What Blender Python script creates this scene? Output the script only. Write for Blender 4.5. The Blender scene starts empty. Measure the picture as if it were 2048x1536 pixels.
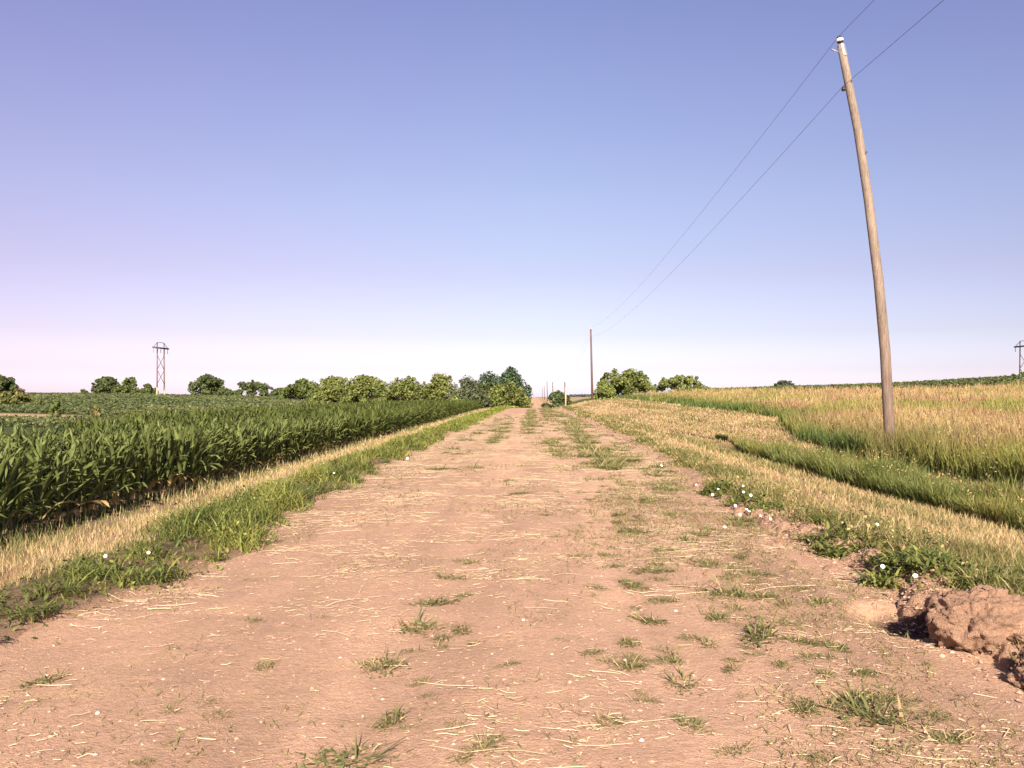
import bpy, math, random
import numpy as np
from mathutils import Vector

# ------------------------------------------------------------------ camera, sky, sun, exposure
sc = bpy.context.scene
C = sc.collection
R = math.radians
CAM_Z = 1.6
F = 1704.0                    # focal length in photo pixels (photo 2048 wide)
VPX, VPY = 1068.0, 790.0      # where the level road axis vanishes in the photo

cd = bpy.data.cameras.new('camera')
cd.sensor_width = 36.0
cd.lens = 36.0 * F / 2048.0
cd.clip_start, cd.clip_end = 0.05, 12000
cam = bpy.data.objects.new('camera', cd)
C.objects.link(cam)
cam.location = (0, 0, CAM_Z)
cam.rotation_euler = (R(90), 0, 0)               # level, along the road
cd.shift_x = -(VPX - 1024) / 2048; cd.shift_y = (VPY - 768) / 2048
sc.camera = cam

SUN_EL = R(28)
SHADOW_AZ = math.atan((960 - VPX) / F)        # direction the shadows fall, from the road axis
sdir = Vector((math.sin(SHADOW_AZ) * math.cos(SUN_EL), math.cos(SHADOW_AZ) * math.cos(SUN_EL), -math.sin(SUN_EL)))
w = bpy.data.worlds.new('World'); sc.world = w; w.use_nodes = True
nt = w.node_tree; nt.nodes.clear()
out = nt.nodes.new('ShaderNodeOutputWorld'); bg = nt.nodes.new('ShaderNodeBackground')
sky = nt.nodes.new('ShaderNodeTexSky'); sky.sky_type = 'NISHITA'; sky.sun_disc = False
sky.sun_elevation = SUN_EL; sky.sun_rotation = math.atan2(-sdir.x, -sdir.y)
sky.air_density = 1.0; sky.dust_density = 1.0; sky.ozone_density = 1.0
tc = nt.nodes.new('ShaderNodeTexCoord'); sep = nt.nodes.new('ShaderNodeSeparateXYZ')
ramp = nt.nodes.new('ShaderNodeValToRGB'); mul = nt.nodes.new('ShaderNodeVectorMath'); mul.operation = 'MULTIPLY'
SKY_GAIN = [  # sin(elevation), colour gain: pale summer haze low down, deeper lavender blue above
    (0.0, (.84, .80, 1.12)), (.029, (.55, .51, .73)), (.070, (.475, .41, .51)), (.139, (.50, .385, .442)), (.218, (.535, .427, .465)),
    (.327, (.56, .437, .503)), (.45, (.555, .43, .535)), (.62, (.36, .30, .36)), (1.0, (.30, .26, .30))]
SIDE_GAIN = [(.0, (1.14, .91, .99)), (.25, (1.08, .94, 1.0)), (.5, (1, 1, 1)), (.74, (.93, .91, .96)), (1.0, (.86, .84, .94))]   # west to east
el = ramp.color_ramp.elements
GAIN_ = SKY_GAIN
for i, (p, c) in enumerate(GAIN_):
    e = el[0] if i == 0 else el[len(el) - 1] if i == len(GAIN_) - 1 else el.new(p)
    e.position = p; e.color = (*c, 1)
nt.links.new(tc.outputs['Generated'], sep.inputs[0]); nt.links.new(sep.outputs['Z'], ramp.inputs[0])
ramp2 = nt.nodes.new('ShaderNodeValToRGB'); el = ramp2.color_ramp.elements
GAIN_ = SIDE_GAIN
for i, (p, c) in enumerate(GAIN_):
    e = el[0] if i == 0 else el[len(el) - 1] if i == len(GAIN_) - 1 else el.new(p)
    e.position = p; e.color = (*c, 1)
half = nt.nodes.new('ShaderNodeMath'); half.operation = 'MULTIPLY_ADD'; half.inputs[1].default_value = .5; half.inputs[2].default_value = .5
mul2 = nt.nodes.new('ShaderNodeVectorMath'); mul2.operation = 'MULTIPLY'
nt.links.new(sep.outputs['X'], half.inputs[0]); nt.links.new(half.outputs[0], ramp2.inputs[0])
nt.links.new(sky.outputs[0], mul.inputs[0]); nt.links.new(ramp.outputs[0], mul.inputs[1])
nt.links.new(mul.outputs[0], mul2.inputs[0]); nt.links.new(ramp2.outputs[0], mul2.inputs[1])
nt.links.new(mul2.outputs[0], bg.inputs[0]); bg.inputs[1].default_value = 0.12
nt.links.new(bg.outputs[0], out.inputs[0])

sl = bpy.data.lights.new('sun', 'SUN'); sl.energy = 4.9; sl.angle = R(0.5); sl.color = (1.0, 0.86, 0.72)
sun = bpy.data.objects.new('sun', sl); C.objects.link(sun)
sun.rotation_euler = sdir.to_track_quat('-Z', 'Y').to_euler()
sun.location = (10, -30, 40)

vs = sc.view_settings
vs.view_transform = 'Standard'; vs.look = 'None'; vs.gamma = 1; vs.exposure = 1.3
sc.cycles.max_bounces = 5; sc.cycles.diffuse_bounces = 2; sc.cycles.transparent_max_bounces = 4

rng = np.random.default_rng(7)
random.seed(7)

# ------------------------------------------------------------------ small maths
def sstep(a, b, x):
    t = np.clip((np.asarray(x, float) - a) / (b - a), 0, 1)
    return t * t * (3 - 2 * t)

def _hash(ix, iy, s):
    h = (ix.astype(np.int64) * 374761393 + iy.astype(np.int64) * 668265263 + s * 1442695041) & 0xffffffff
    h = ((h ^ (h >> 13)) * 1274126177) & 0xffffffff
    return ((h ^ (h >> 16)) & 0xffff) / 65535.0

def noise(x, y, s=0):
    """value noise in 0..1"""
    x = np.asarray(x, float); y = np.asarray(y, float)
    x, y = np.broadcast_arrays(x, y)
    ix, iy = np.floor(x), np.floor(y)
    fx, fy = x - ix, y - iy
    fx = fx * fx * (3 - 2 * fx); fy = fy * fy * (3 - 2 * fy)
    a = _hash(ix, iy, s); b = _hash(ix + 1, iy, s); c = _hash(ix, iy + 1, s); d = _hash(ix + 1, iy + 1, s)
    return (a * (1 - fx) + b * fx) * (1 - fy) + (c * (1 - fx) + d * fx) * fy

def fbm(x, y, s=0, n=3):
    t, a, tot = 0, 1.0, 0
    for k in range(n):
        t = t + a * noise(x * 2 ** k, y * 2 ** k, s + 17 * k); tot += a; a *= .5
    return t / tot

# ------------------------------------------------------------------ the lie of the land
_py = np.array([-400, 0, 80, 100, 112, 130, 165, 210, 260, 330, 420, 800, 1500, 5000.])
_pz = np.array([0, 0, .02, 0, -.08, -.5, -1.7, -2.8, -3.1, -2.75, -2.35, -1.75, -3.2, -12.])
def zr(y):
    y = np.asarray(y, float)
    return (np.interp(y, _py, _pz) + np.interp(y - 6, _py, _pz) + np.interp(y + 6, _py, _pz)) / 3

def xedge_r(y):
    y = np.asarray(y, float)
    e = np.interp(y, [0, 4.6, 5.3, 5.8, 7, 12, 25, 45, 105, 125, 300], [2.62, 2.75, 2.78, 2.64, 2.85, 2.75, 3.15, 3.2, 3.2, 2.3, 2.3])
    return e + (noise(y * .9, y * 0, 5) - .5) * .35 + (noise(y * 3.1, y * 0, 6) - .5) * .16
def xedge_l(y):
    y = np.asarray(y, float)
    e = np.interp(y, [0, 6, 9, 20, 100, 125, 300], [-3.3, -3.3, -3.0, -3.25, -3.2, -1.9, -1.9])
    return e + (noise(y * .7, y * 0, 8) - .5) * .4 + (noise(y * 2.7, y * 0, 9) - .5) * .18

HOLE = (2.62, 6.05); MOUND = (3.02, 5.42)
def hole(x, y):
    r = np.hypot((x - HOLE[0]) / .33, (y - HOLE[1]) / .52)
    return -.09 * (1 - sstep(.55, 1.1, r + (fbm(x * 7, y * 7, 3) - .5) * .6))

def H_road(x, y):
    x = np.asarray(x, float); y = np.asarray(y, float)
    z = zr(y) + .03 * np.cos(np.clip(x / 3.2, -1, 1) * 1.57)
    z = z - .022 * np.exp(-((x + .75) / .35) ** 2) - .022 * np.exp(-((x - .85) / .35) ** 2)
    near = 1 - sstep(15, 40, y)
    z = z + (fbm(x * 1.3, y * 1.3, 21) - .5) * .05 + near * (fbm(x * 9, y * 9, 22, 2) - .5) * .011
    return z + hole(x, y)

def H(x, y):
    x = np.asarray(x, float); y = np.asarray(y, float)
    x, y = np.broadcast_arrays(x, y)
    wr = np.where(x < 0, 1 - sstep(8, 32, -x), 1 - sstep(6, 18, x))
    base = zr(y) * np.maximum(wr, sstep(450, 1500, y))
    xr, xl = xedge_r(y), xedge_l(y)
    far = sstep(105, 200, y)
    # right side
    lift = sstep(22, 105, y) * .95 * sstep(3, 8, x) * (1 - .68 * sstep(18, 48, x))
    hill = .17 * sstep(7.3, 8.5, x) * (1 - sstep(26, 38, y)) + .06 * np.clip(x - 8.3, 0, 62) + .012 * np.clip(x - 70.3, 0, 400) * (1 - sstep(150, 500, x))
    ditch = -.22 * sstep(4.3, 6.4, x) * (1 - sstep(8, 11, x)) * (1 - sstep(25, 60, y))
    zR = lift + hill + ditch - base * 0
    fall = np.clip(y - 108, 0, 70) * np.interp(x, [3, 9, 25, 60], [0, .012, .02, .05])
    zR = zR - fall
    zR = zR * (1 - sstep(260, 900, y))
    hb = np.interp(y, [0, 4.3, 5, 5.8, 7, 9, 12, 16, 30], [.03, .03, .07, .12, .11, .09, .06, .035, .03])
    near = (1 - sstep(11, 18, y)) * sstep(4.2, 5.4, y)
    bank = hb * sstep(0, .22, x - xr + (noise(x * 8, y * 8, 30) - .5) * .12) * (1 - .4 * sstep(3.7, 5.2, x))
    lump = np.exp(-((x - xr - .20) / .30) ** 2) * near
    cr = fbm(x * 7, y * 7, 31, 4)
    bank = bank + lump * ((cr - .47) * .20 + (noise(x * 16, y * 16, 33) - .5) * .05 + (noise(x * 33, y * 33, 34) - .5) * .035)
    wob = (fbm(x * 4.5, y * 4.5, 35, 4) - .5) * .9
    dy_ = y - MOUND[1]; fr_ = (dy_ < 0)
    mr = np.hypot((x - MOUND[0] + .5 * np.minimum(dy_, 0)) / .52, dy_ / np.where(fr_, .62, .36)) + wob * np.where(fr_, .55, .9)
    rough = (fbm(x * 10, y * 10, 37, 3) - .5) * .11 + (noise(x * 27, y * 27, 38) - .5) * .03
    on_ = np.where(fr_, 1 - sstep(.2, 1.0, mr), 1 - sstep(.3, 1.05, mr))
    bank = bank + (.13 - .03 * sstep(2.75, 3.3, x)) * on_ + rough * (1 - sstep(.8, 1.6, mr))
    m2 = np.hypot((x - 2.88) / .22, (y - 4.70) / .22) + (fbm(x * 7, y * 7, 36) - .5) * .9
    bank = bank + (.10 + rough) * (1 - sstep(.7, .95, m2))
    # left side
    ax = -x
    zL = .06 * np.exp(-((ax - 3.9) / .5) ** 2) - .15 * sstep(4.2, 6.0, ax) - .55 * sstep(13, 22, ax)
    zL = zL + .026 * np.clip(ax - 20, 0, 85)
    zL = zL - .035 * np.clip(y - 225, 0, 60) * sstep(20, 60, ax)
    zL = zL + 2.6 * np.exp(-((x + 290) / 130) ** 2 - ((y - 640) / 130) ** 2)
    gr = np.hypot((x + 4.62 + .25 * (noise(y * 1.4, y * 0, 41) - .5)) / .28, (y - 6.6) / 1.5)
    zL = zL - .20 * (1 - sstep(.5, 1.1, gr))
    zL = zL + (1 - sstep(10, 20, y)) * np.exp(-((ax - 4.5) / .4) ** 2) * (fbm(x * 6, y * 6, 43) - .5) * .09
    left = sstep(0, .15, xl - x)
    right = sstep(0, .02, x - xr)
    z = base + .02 + zL * left + (zR + bank) * right
    mid = (1 - left) * (1 - right)
    z = z - .07 * mid
    z = z + (fbm(x * .6, y * .6, 51) - .5) * .08 * (1 - mid) * sstep(3.4, 5, np.abs(x))
    z = z + hole(x, y)
    return z

def px(xp, D):            # world x of a photo column at road distance D
    return (xp - VPX) / F * D
def pz(yp, D):            # world z of a photo row at road distance D
    return CAM_Z + (VPY - yp) / F * D
def ground_at(xp, yp):    # where the ray through a photo pixel meets the ground
    u, v = (xp - VPX) / F, (VPY - yp) / F
    D = np.geomspace(2.5, 400, 4000)
    d = CAM_Z + v * D - np.where((u * D > xedge_l(D)) & (u * D < xedge_r(D)), H_road(u * D, D), H(u * D, D))
    k = np.argmax(d < 0) if (d < 0).any() else len(D) - 1
    return float(u * D[k]), float(D[k])
def surf(x, y):
    x = np.asarray(x, float); y = np.asarray(y, float)
    return np.maximum(H(x, y), np.where((x > xedge_l(y) - .3) & (x < xedge_r(y) + .3), H_road(x, y), -1e3))

# ------------------------------------------------------------------ mesh building
class MB:
    def __init__(s): s.v, s.q, s.t, s.c, s.n = [], [], [], [], 0
    def add(s, v, q=None, t=None, c=(1, 1, 1)):
        v = np.asarray(v, np.float32).reshape(-1, 3)
        if q is not None and len(q): s.q.append(np.asarray(q, np.int64).reshape(-1, 4) + s.n)
        if t is not None and len(t): s.t.append(np.asarray(t, np.int64).reshape(-1, 3) + s.n)
        c = np.asarray(c, np.float32)
        if c.ndim == 1: c = np.tile(c[None, :3], (len(v), 1))
        s.v.append(v); s.c.append(c[:, :3]); s.n += len(v)
    def mesh(s, name, mat, smooth=True):
        v = np.concatenate(s.v); c = np.concatenate(s.c)
        q = np.concatenate(s.q) if s.q else np.zeros((0, 4), np.int64)
        t = np.concatenate(s.t) if s.t else np.zeros((0, 3), np.int64)
        m = bpy.data.meshes.new(name)
        m.vertices.add(len(v)); m.vertices.foreach_set('co', v.ravel())
        nl = q.size + t.size
        m.loops.add(nl); m.loops.foreach_set('vertex_index', np.concatenate([q.ravel(), t.ravel()]).astype(np.int32))
        m.polygons.add(len(q) + len(t))
        ls = np.concatenate([np.arange(len(q)) * 4, q.size + np.arange(len(t)) * 3]).astype(np.int32)
        m.polygons.foreach_set('loop_start', ls)
        m.polygons.foreach_set('use_smooth', np.full(len(q) + len(t), smooth))
        m.update(calc_edges=True); m.validate()
        a = m.color_attributes.new('tint', 'FLOAT_COLOR', 'POINT')
        a.data.foreach_set('color', np.concatenate([c, np.ones((len(c), 1), np.float32)], 1).ravel())
        m.materials.append(mat)
        return m
    def build(s, name, mat, parent=None, smooth=True, **kw):
        o = bpy.data.objects.new(name, s.mesh(name, mat, smooth)); C.objects.link(o)
        if parent is not None: o.parent = parent
        tag(o, **kw)
        return o

def tag(o, label=None, cat=None, group=None, kind=None):
    if label: o['label'] = label
    if cat: o['category'] = cat
    if group: o['group'] = group
    if kind: o['kind'] = kind
    return o
def thing(name, label, cat, loc=(0, 0, 0), rz=0, group=None):
    o = bpy.data.objects.new(name, None); C.objects.link(o)
    o.empty_display_size = .2; o.location = loc; o.rotation_euler = (0, 0, rz)
    return tag(o, label, cat, group)

def grid(mb, X, Y, Z, c):
    ny, nx = X.shape
    i = np.arange(ny * nx).reshape(ny, nx)
    q = np.stack([i[:-1, :-1], i[:-1, 1:], i[1:, 1:], i[1:, :-1]], -1).reshape(-1, 4)
    mb.add(np.stack([X, Y, Z], -1).reshape(-1, 3), q, c=c)

def tube(mb, pts, rad, n=8, c=(1, 1, 1), cap=True):
    pts = np.asarray(pts, float); m = len(pts)
    rad = np.broadcast_to(np.asarray(rad, float), (m,))
    t = np.gradient(pts, axis=0); t /= np.linalg.norm(t, axis=1, keepdims=True) + 1e-9
    ref = np.where(np.abs(t[:, 2:3]) > .9, np.array([[1., 0, 0]]), np.array([[0, 0, 1.]]))
    a = np.cross(t, ref); a /= np.linalg.norm(a, axis=1, keepdims=True)
    b = np.cross(t, a)
    th = np.linspace(0, 2 * np.pi, n, endpoint=False)
    v = pts[:, None] + rad[:, None, None] * (np.cos(th)[None, :, None] * a[:, None] + np.sin(th)[None, :, None] * b[:, None])
    i = np.arange(m * n).reshape(m, n); j = np.roll(i, -1, 1)
    q = np.stack([i[:-1], j[:-1], j[1:], i[1:]], -1).reshape(-1, 4)
    v = v.reshape(-1, 3); tr = []
    if cap:
        v = np.concatenate([v, pts[[0, -1]]])
        tr = np.concatenate([np.stack([j[0], i[0], np.full(n, m * n)], -1), np.stack([i[-1], j[-1], np.full(n, m * n + 1)], -1)])
    mb.add(v, q, tr, c)

def box(mb, x0, x1, y0, y1, z0, z1, c=(1, 1, 1)):
    v = [(x, y, z) for z in (z0, z1) for y in (y0, y1) for x in (x0, x1)]
    mb.add(v, [(0, 2, 3, 1), (4, 5, 7, 6), (0, 1, 5, 4), (2, 6, 7, 3), (0, 4, 6, 2), (1, 3, 7, 5)], c=c)

def blades(mb, base, h, wd, yaw, lean, curve, cb, ct, nseg=2):
    """grass blades: base (N,3); h length; lean start angle from vertical; curve added angle to the tip"""
    N = len(base)
    f = lambda a: np.broadcast_to(np.asarray(a, float), (N,))
    h, wd, yaw, lean, curve = map(f, (h, wd, yaw, lean, curve))
    d = np.stack([np.cos(yaw), np.sin(yaw), 0 * yaw], 1)
    tw = rng.uniform(-1.2, 1.2, N)
    side = np.stack([-np.sin(yaw + tw), np.cos(yaw + tw), 0 * yaw], 1)
    p = np.array(base, float); vs_, cs = [], []
    cb = np.broadcast_to(cb, (N, 3)); ct = np.broadcast_to(ct, (N, 3))
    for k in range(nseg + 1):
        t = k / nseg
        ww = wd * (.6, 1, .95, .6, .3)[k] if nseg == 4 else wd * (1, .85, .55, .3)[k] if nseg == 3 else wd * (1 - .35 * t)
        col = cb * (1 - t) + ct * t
        if k == nseg:
            vs_.append(p[:, None]); cs.append(col[:, None])
        else:
            vs_.append(np.stack([p - side * ww[:, None] / 2, p + side * ww[:, None] / 2], 1)); cs.append(np.stack([col, col], 1))
        a = lean + curve * (t + .5 / nseg)
        p = p + (h / nseg)[:, None] * (d * np.sin(a)[:, None] + np.array([0, 0, 1.]) * np.cos(a)[:, None])
    V = np.concatenate(vs_, 1); CC = np.concatenate(cs, 1); nv = 2 * nseg + 1
    o = (np.arange(N) * nv)[:, None]
    q = np.concatenate([o + np.array([[2 * k, 2 * k + 1, 2 * k + 3, 2 * k + 2]]) for k in range(nseg - 1)]) if nseg > 1 else None
    t = o + np.array([[2 * nseg - 2, 2 * nseg - 1, 2 * nseg]])
    mb.add(V.reshape(-1, 3), q, t, CC.reshape(-1, 3))

def cards(mb, ctr, size, c, aspect=.55, up=0.0, nrm=None):
    """leaf shaped cards, any direction; up biases the normals upward"""
    N = len(ctr)
    n = rng.normal(size=(N, 3)); n[:, 2] = np.abs(n[:, 2]) + up
    if nrm is not None: n = nrm + rng.normal(size=(N, 3)) * .55
    n /= np.linalg.norm(n, axis=1, keepdims=True)
    r = rng.normal(size=(N, 3)); a = np.cross(n, r); a /= np.linalg.norm(a, axis=1, keepdims=True) + 1e-9
    b = np.cross(n, a)
    s = np.broadcast_to(np.asarray(size, float), (N,))[:, None]
    asp = aspect
    V = np.stack([ctr - a * s * .5, ctr - b * s * .5 * asp + n * s * .06, ctr + a * s * .5, ctr + b * s * .5 * asp + n * s * .06], 1)
    i = (np.arange(N) * 4)[:, None] + np.arange(4)[None]
    c = np.broadcast_to(np.asarray(c, float), (N, 3))
    mb.add(V.reshape(-1, 3), i, None, np.repeat(c, 4, 0))

def jitter(c, N, v=.25, hue=.12):
    c = np.asarray(c, float)
    c = np.broadcast_to(c, (N, 3))
    k = rng.uniform(1 - v, 1 + v, (N, 1))
    return np.clip(c * k * rng.uniform(1 - hue, 1 + hue, (N, 3)), 0, 1)
def lerp(a, b, t):
    t = np.asarray(t, float)[..., None]
    return np.asarray(a, float) * (1 - t) + np.asarray(b, float) * t

# ------------------------------------------------------------------ materials
def mat_new(name):
    m = bpy.data.materials.new(name); m.use_nodes = True
    n = m.node_tree; b = n.nodes['Principled BSDF']
    return m, n, b
def veg_mat(name, rough=.6, trans=.25, spec=.3):
    m, n, b = mat_new(name)
    a = n.nodes.new('ShaderNodeAttribute'); a.attribute_name = 'tint'
    b.inputs['Roughness'].default_value = rough
    b.inputs['Specular IOR Level'].default_value = spec
    n.links.new(a.outputs['Color'], b.inputs['Base Color'])
    if trans:
        t = n.nodes.new('ShaderNodeBsdfTranslucent'); mx = n.nodes.new('ShaderNodeMixShader')
        mx.inputs[0].default_value = trans
        n.links.new(a.outputs['Color'], t.inputs['Color'])
        n.links.new(b.outputs[0], mx.inputs[1]); n.links.new(t.outputs[0], mx.inputs[2])
        n.links.new(mx.outputs[0], n.nodes['Material Output'].inputs[0])
    return m
def tex_noise(n, coord, scale, detail=4, rough=.6, vec_scale=None):
    t = n.nodes.new('ShaderNodeTexNoise'); t.inputs['Scale'].default_value = scale
    t.inputs['Detail'].default_value = detail; t.inputs['Roughness'].default_value = rough
    if vec_scale:
        mp = n.nodes.new('ShaderNodeMapping'); mp.inputs['Scale'].default_value = vec_scale
        n.links.new(coord, mp.inputs[0]); coord = mp.outputs[0]
    n.links.new(coord, t.inputs['Vector'])
    return t.outputs['Fac']
def mramp(n, fac, stops):
    r = n.nodes.new('ShaderNodeValToRGB'); e = r.color_ramp.elements
    for i, (p, c) in enumerate(stops):
        x = e[i] if i < 2 else e.new(p)
        x.position = p; x.color = (*c, 1) if len(c) == 3 else c
    n.links.new(fac, r.inputs[0]); return r.outputs[0]
def mixc(n, fac, a, b, mode='MIX'):
    m = n.nodes.new('ShaderNodeMix'); m.data_type = 'RGBA'; m.blend_type = mode
    for s, v in ((m.inputs[0], fac), (m.inputs[6], a), (m.inputs[7], b)):
        if isinstance(v, (int, float)): s.default_value = v
        elif isinstance(v, tuple): s.default_value = (*v, 1)
        else: n.links.new(v, s)
    return m.outputs[2]
def bump(n, b, fac, strength, dist):
    k = n.nodes.new('ShaderNodeBump'); k.inputs['Strength'].default_value = strength; k.inputs['Distance'].default_value = dist
    n.links.new(fac, k.inputs['Height']); n.links.new(k.outputs[0], b.inputs['Normal'])

M_veg = veg_mat('grass_blades', .6, .3, .25)
M_leaf = veg_mat('tree_leaves', .55, .25, .3)
M_corn = veg_mat('corn_leaves', .55, .22, .14)
M_straw = veg_mat('straw', .7, 0, .2)

def dirt_mat(name, base_attr):
    m, n, b = mat_new(name)
    co = n.nodes.new('ShaderNodeTexCoord').outputs['Object']
    a = n.nodes.new('ShaderNodeAttribute'); a.attribute_name = 'tint'
    big = tex_noise(n, co, .9, 5, .6, None if base_attr else (2.2, .35, 1)); fine = tex_noise(n, co, 26, 6, .7); grit = tex_noise(n, co, 140, 3, .8)
    c = mixc(n, 1.0, a.outputs['Color'], mramp(n, big, [(.25, (.88, .87, .88)), (.75, (1.10, 1.09, 1.06))]), 'MULTIPLY')
    c = mixc(n, 1.0, c, mramp(n, fine, [(.3, (.82, .80, .78)), (.7, (1.12, 1.12, 1.12))]), 'MULTIPLY')
    c = mixc(n, 1.0, c, mramp(n, grit, [(.32, (.80, .78, .76)), (.5, (1, 1, 1)), (.74, (1.18, 1.16, 1.12))]), 'MULTIPLY')
    n.links.new(c, b.inputs['Base Color'])
    b.inputs['Roughness'].default_value = .95; b.inputs['Specular IOR Level'].default_value = .15
    add = n.nodes.new('ShaderNodeMath'); add.operation = 'MULTIPLY_ADD'
    n.links.new(grit, add.inputs[0]); add.inputs[1].default_value = .25; n.links.new(fine, add.inputs[2])
    mid = tex_noise(n, co, 58, 4, .75)
    add2 = n.nodes.new('ShaderNodeMath'); add2.operation = 'MULTIPLY_ADD'
    n.links.new(mid, add2.inputs[0]); add2.inputs[1].default_value = .8; n.links.new(add.outputs[0], add2.inputs[2])
    bump(n, b, add2.outputs[0], 1.0 if base_attr else .7, .045 if base_attr else .03)
    return m
M_ground = dirt_mat('soil_and_turf', True)
M_road = dirt_mat('packed_dirt', False)

def wood_mat(name, c0, c1, c2, foot=0.0):
    m, n, b = mat_new(name)
    co = n.nodes.new('ShaderNodeTexCoord').outputs['Object']
    g = tex_noise(n, co, 6, 6, .65, (9, 9, .5)); k = tex_noise(n, co, 1.2, 3, .6, (2, 2, .6))
    cr = tex_noise(n, co, 14, 4, .7, (8, 8, .25))
    c = mramp(n, g, [(.25, c0), (.5, c1), (.78, c2)])
    c = mixc(n, 1.0, c, mramp(n, k, [(.3, (.72, .7, .68)), (.7, (1.1, 1.08, 1.05))]), 'MULTIPLY')
    c = mixc(n, 1.0, c, mramp(n, cr, [(.34, (.35, .32, .3)), (.42, (1, 1, 1))]), 'MULTIPLY')
    if foot:      # old preservative stain, strongest low on the shaft
        sx_ = n.nodes.new('ShaderNodeSeparateXYZ'); mr_ = n.nodes.new('ShaderNodeMapRange')
        mr_.inputs['From Min'].default_value = 0; mr_.inputs['From Max'].default_value = foot
        n.links.new(co, sx_.inputs[0]); n.links.new(sx_.outputs['Z'], mr_.inputs['Value'])
        c = mixc(n, 1.0, c, mramp(n, mr_.outputs[0], [(0, (.66, .56, .53)), (1, (1, 1, 1))]), 'MULTIPLY')
    n.links.new(c, b.inputs['Base Color']); b.inputs['Roughness'].default_value = .85
    bump(n, b, cr, .5, .01)
    return m
M_wood = wood_mat('weathered_pole_wood', (.09, .070, .056), (.235, .19, .15), (.36, .305, .25), 6.5)
M_wood_dark = wood_mat('dark_pole_wood', (.07, .035, .03), (.12, .065, .055), (.19, .12, .10))
M_wood_pale = wood_mat('bleached_post_wood', (.34, .26, .18), (.48, .38, .27), (.60, .50, .38))
M_bark = wood_mat('tree_bark', (.10, .08, .065), (.18, .145, .12), (.28, .24, .20))
def plain(name, c, rough=.5, metal=0.0, var=.15):
    m, n, b = mat_new(name)
    co = n.nodes.new('ShaderNodeTexCoord').outputs['Object']
    f = tex_noise(n, co, 12, 4, .6)
    lo = tuple(x * (1 - var) for x in c); hi = tuple(min(1, x * (1 + var)) for x in c)
    n.links.new(mramp(n, f, [(.3, lo), (.7, hi)]), b.inputs['Base Color'])
    b.inputs['Roughness'].default_value = rough; b.inputs['Metallic'].default_value = metal
    return m
M_porc = plain('white_porcelain', (.8, .79, .76), .25)
M_iron = plain('dark_iron', (.06, .055, .055), .5, .6)
M_zinc = plain('galvanised_metal', (.30, .30, .29), .55, .6)
M_wire = plain('wire_metal', (.07, .07, .08), .6, .3)
M_petal = plain('white_petals', (.82, .80, .80), .7, 0, .05)
M_core = plain('yellow_flower_centre', (.55, .38, .08), .7)
M_stone = plain('pale_stone', (.46, .40, .36), .8)
M_roof = plain('blue_grey_roof_metal', (.30, .35, .40), .5)
M_shed = plain('weathered_shed_wall', (.25, .20, .17), .8)

# ------------------------------------------------------------------ ground and road
def axis(lo_hi_steps):
    out_ = []
    for a, b, s in lo_hi_steps:
        out_.append(np.arange(a, b - 1e-6, s))
    return out_
grow = lambda a, b, s, k: np.array([a] + [], float) if a >= b else _grow(a, b, s, k)
def _grow(a, b, s, k):
    r = [a]
    while r[-1] < b: r.append(r[-1] + s); s *= k
    return np.array(r)
xp_ = np.concatenate(axis([(0, 2.3, .2), (2.3, 3.6, .02), (3.6, 3.9, .05), (3.9, 8.4, .09)]) + [_grow(8.4, 4500, .2, 1.07)])
xn_ = -np.concatenate(axis([(.2, 3.0, .2), (3.0, 5.3, .045), (5.3, 7, .12)]) + [_grow(7, 4500, .25, 1.07)])
xs = np.concatenate([xn_[::-1], xp_])
ys = np.concatenate([-_grow(1, 300, 1, 1.2)[::-1], axis([(0, 3, .3), (3, 4.4, .04), (4.4, 7.2, .02), (7.2, 10, .035), (10, 16, .07), (16, 30, .14)])[0] if 0 else np.concatenate(axis([(0, 3, .3), (3, 4.4, .04), (4.4, 7.2, .02), (7.2, 10, .035), (10, 16, .07), (16, 30, .14)])), _grow(30, 6000, .3, 1.035)])
X, Y = np.meshgrid(xs, ys)
Z = H(X, Y)
DIRT = np.array((.53, .345, .238)); DIRT_D = np.array((.30, .175, .13))
STRAW = np.array((.50, .37, .17)); GREEN = np.array((.10, .14, .035)); SOIL = np.array((.10, .07, .05))
HILLG = np.array((.20, .19, .06)); FIELD = np.array((.07, .10, .035)); FARTAN = np.array((.40, .28, .19))

def xb(Y_):   # edge between mown and tall grass on the right
    return np.interp(Y_, [0, 9, 25, 30, 34, 38, 45, 52, 60, 80, 100, 130, 150], [7.8, 7.95, 8.25, 8.9, 9.8, 11.2, 12.6, 12.9, 12.0, 11.2, 10.7, 9.5, 9.]) + (noise(Y_ * .35, Y_ * 0, 61) - .5) * .7
def grass_far(x_, y_):   # the tall grass ends and the crop begins up the hill
    return y_ < 52 + 58 * (1 - sstep(14, 36, x_)) + (noise(x_ * .1, x_ * 0, 77) - .5) * 8
def gully(X, Y):
    return 1 - sstep(.6, 1.1, np.hypot((X + 4.62) / .34, (Y - 6.6) / 1.5) + (fbm(X * 4, Y * 2.5, 79) - .5) * .8)
def notch_shade(X, Y):  # mask for the mound's cast shadow, painted into the soil colour
    return 1 - sstep(.6, 1.15, np.hypot((X - 2.66) / .24, (Y - 6.02) / .36) + (fbm(X * 7, Y * 7, 76) - .5) * .7)
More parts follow.
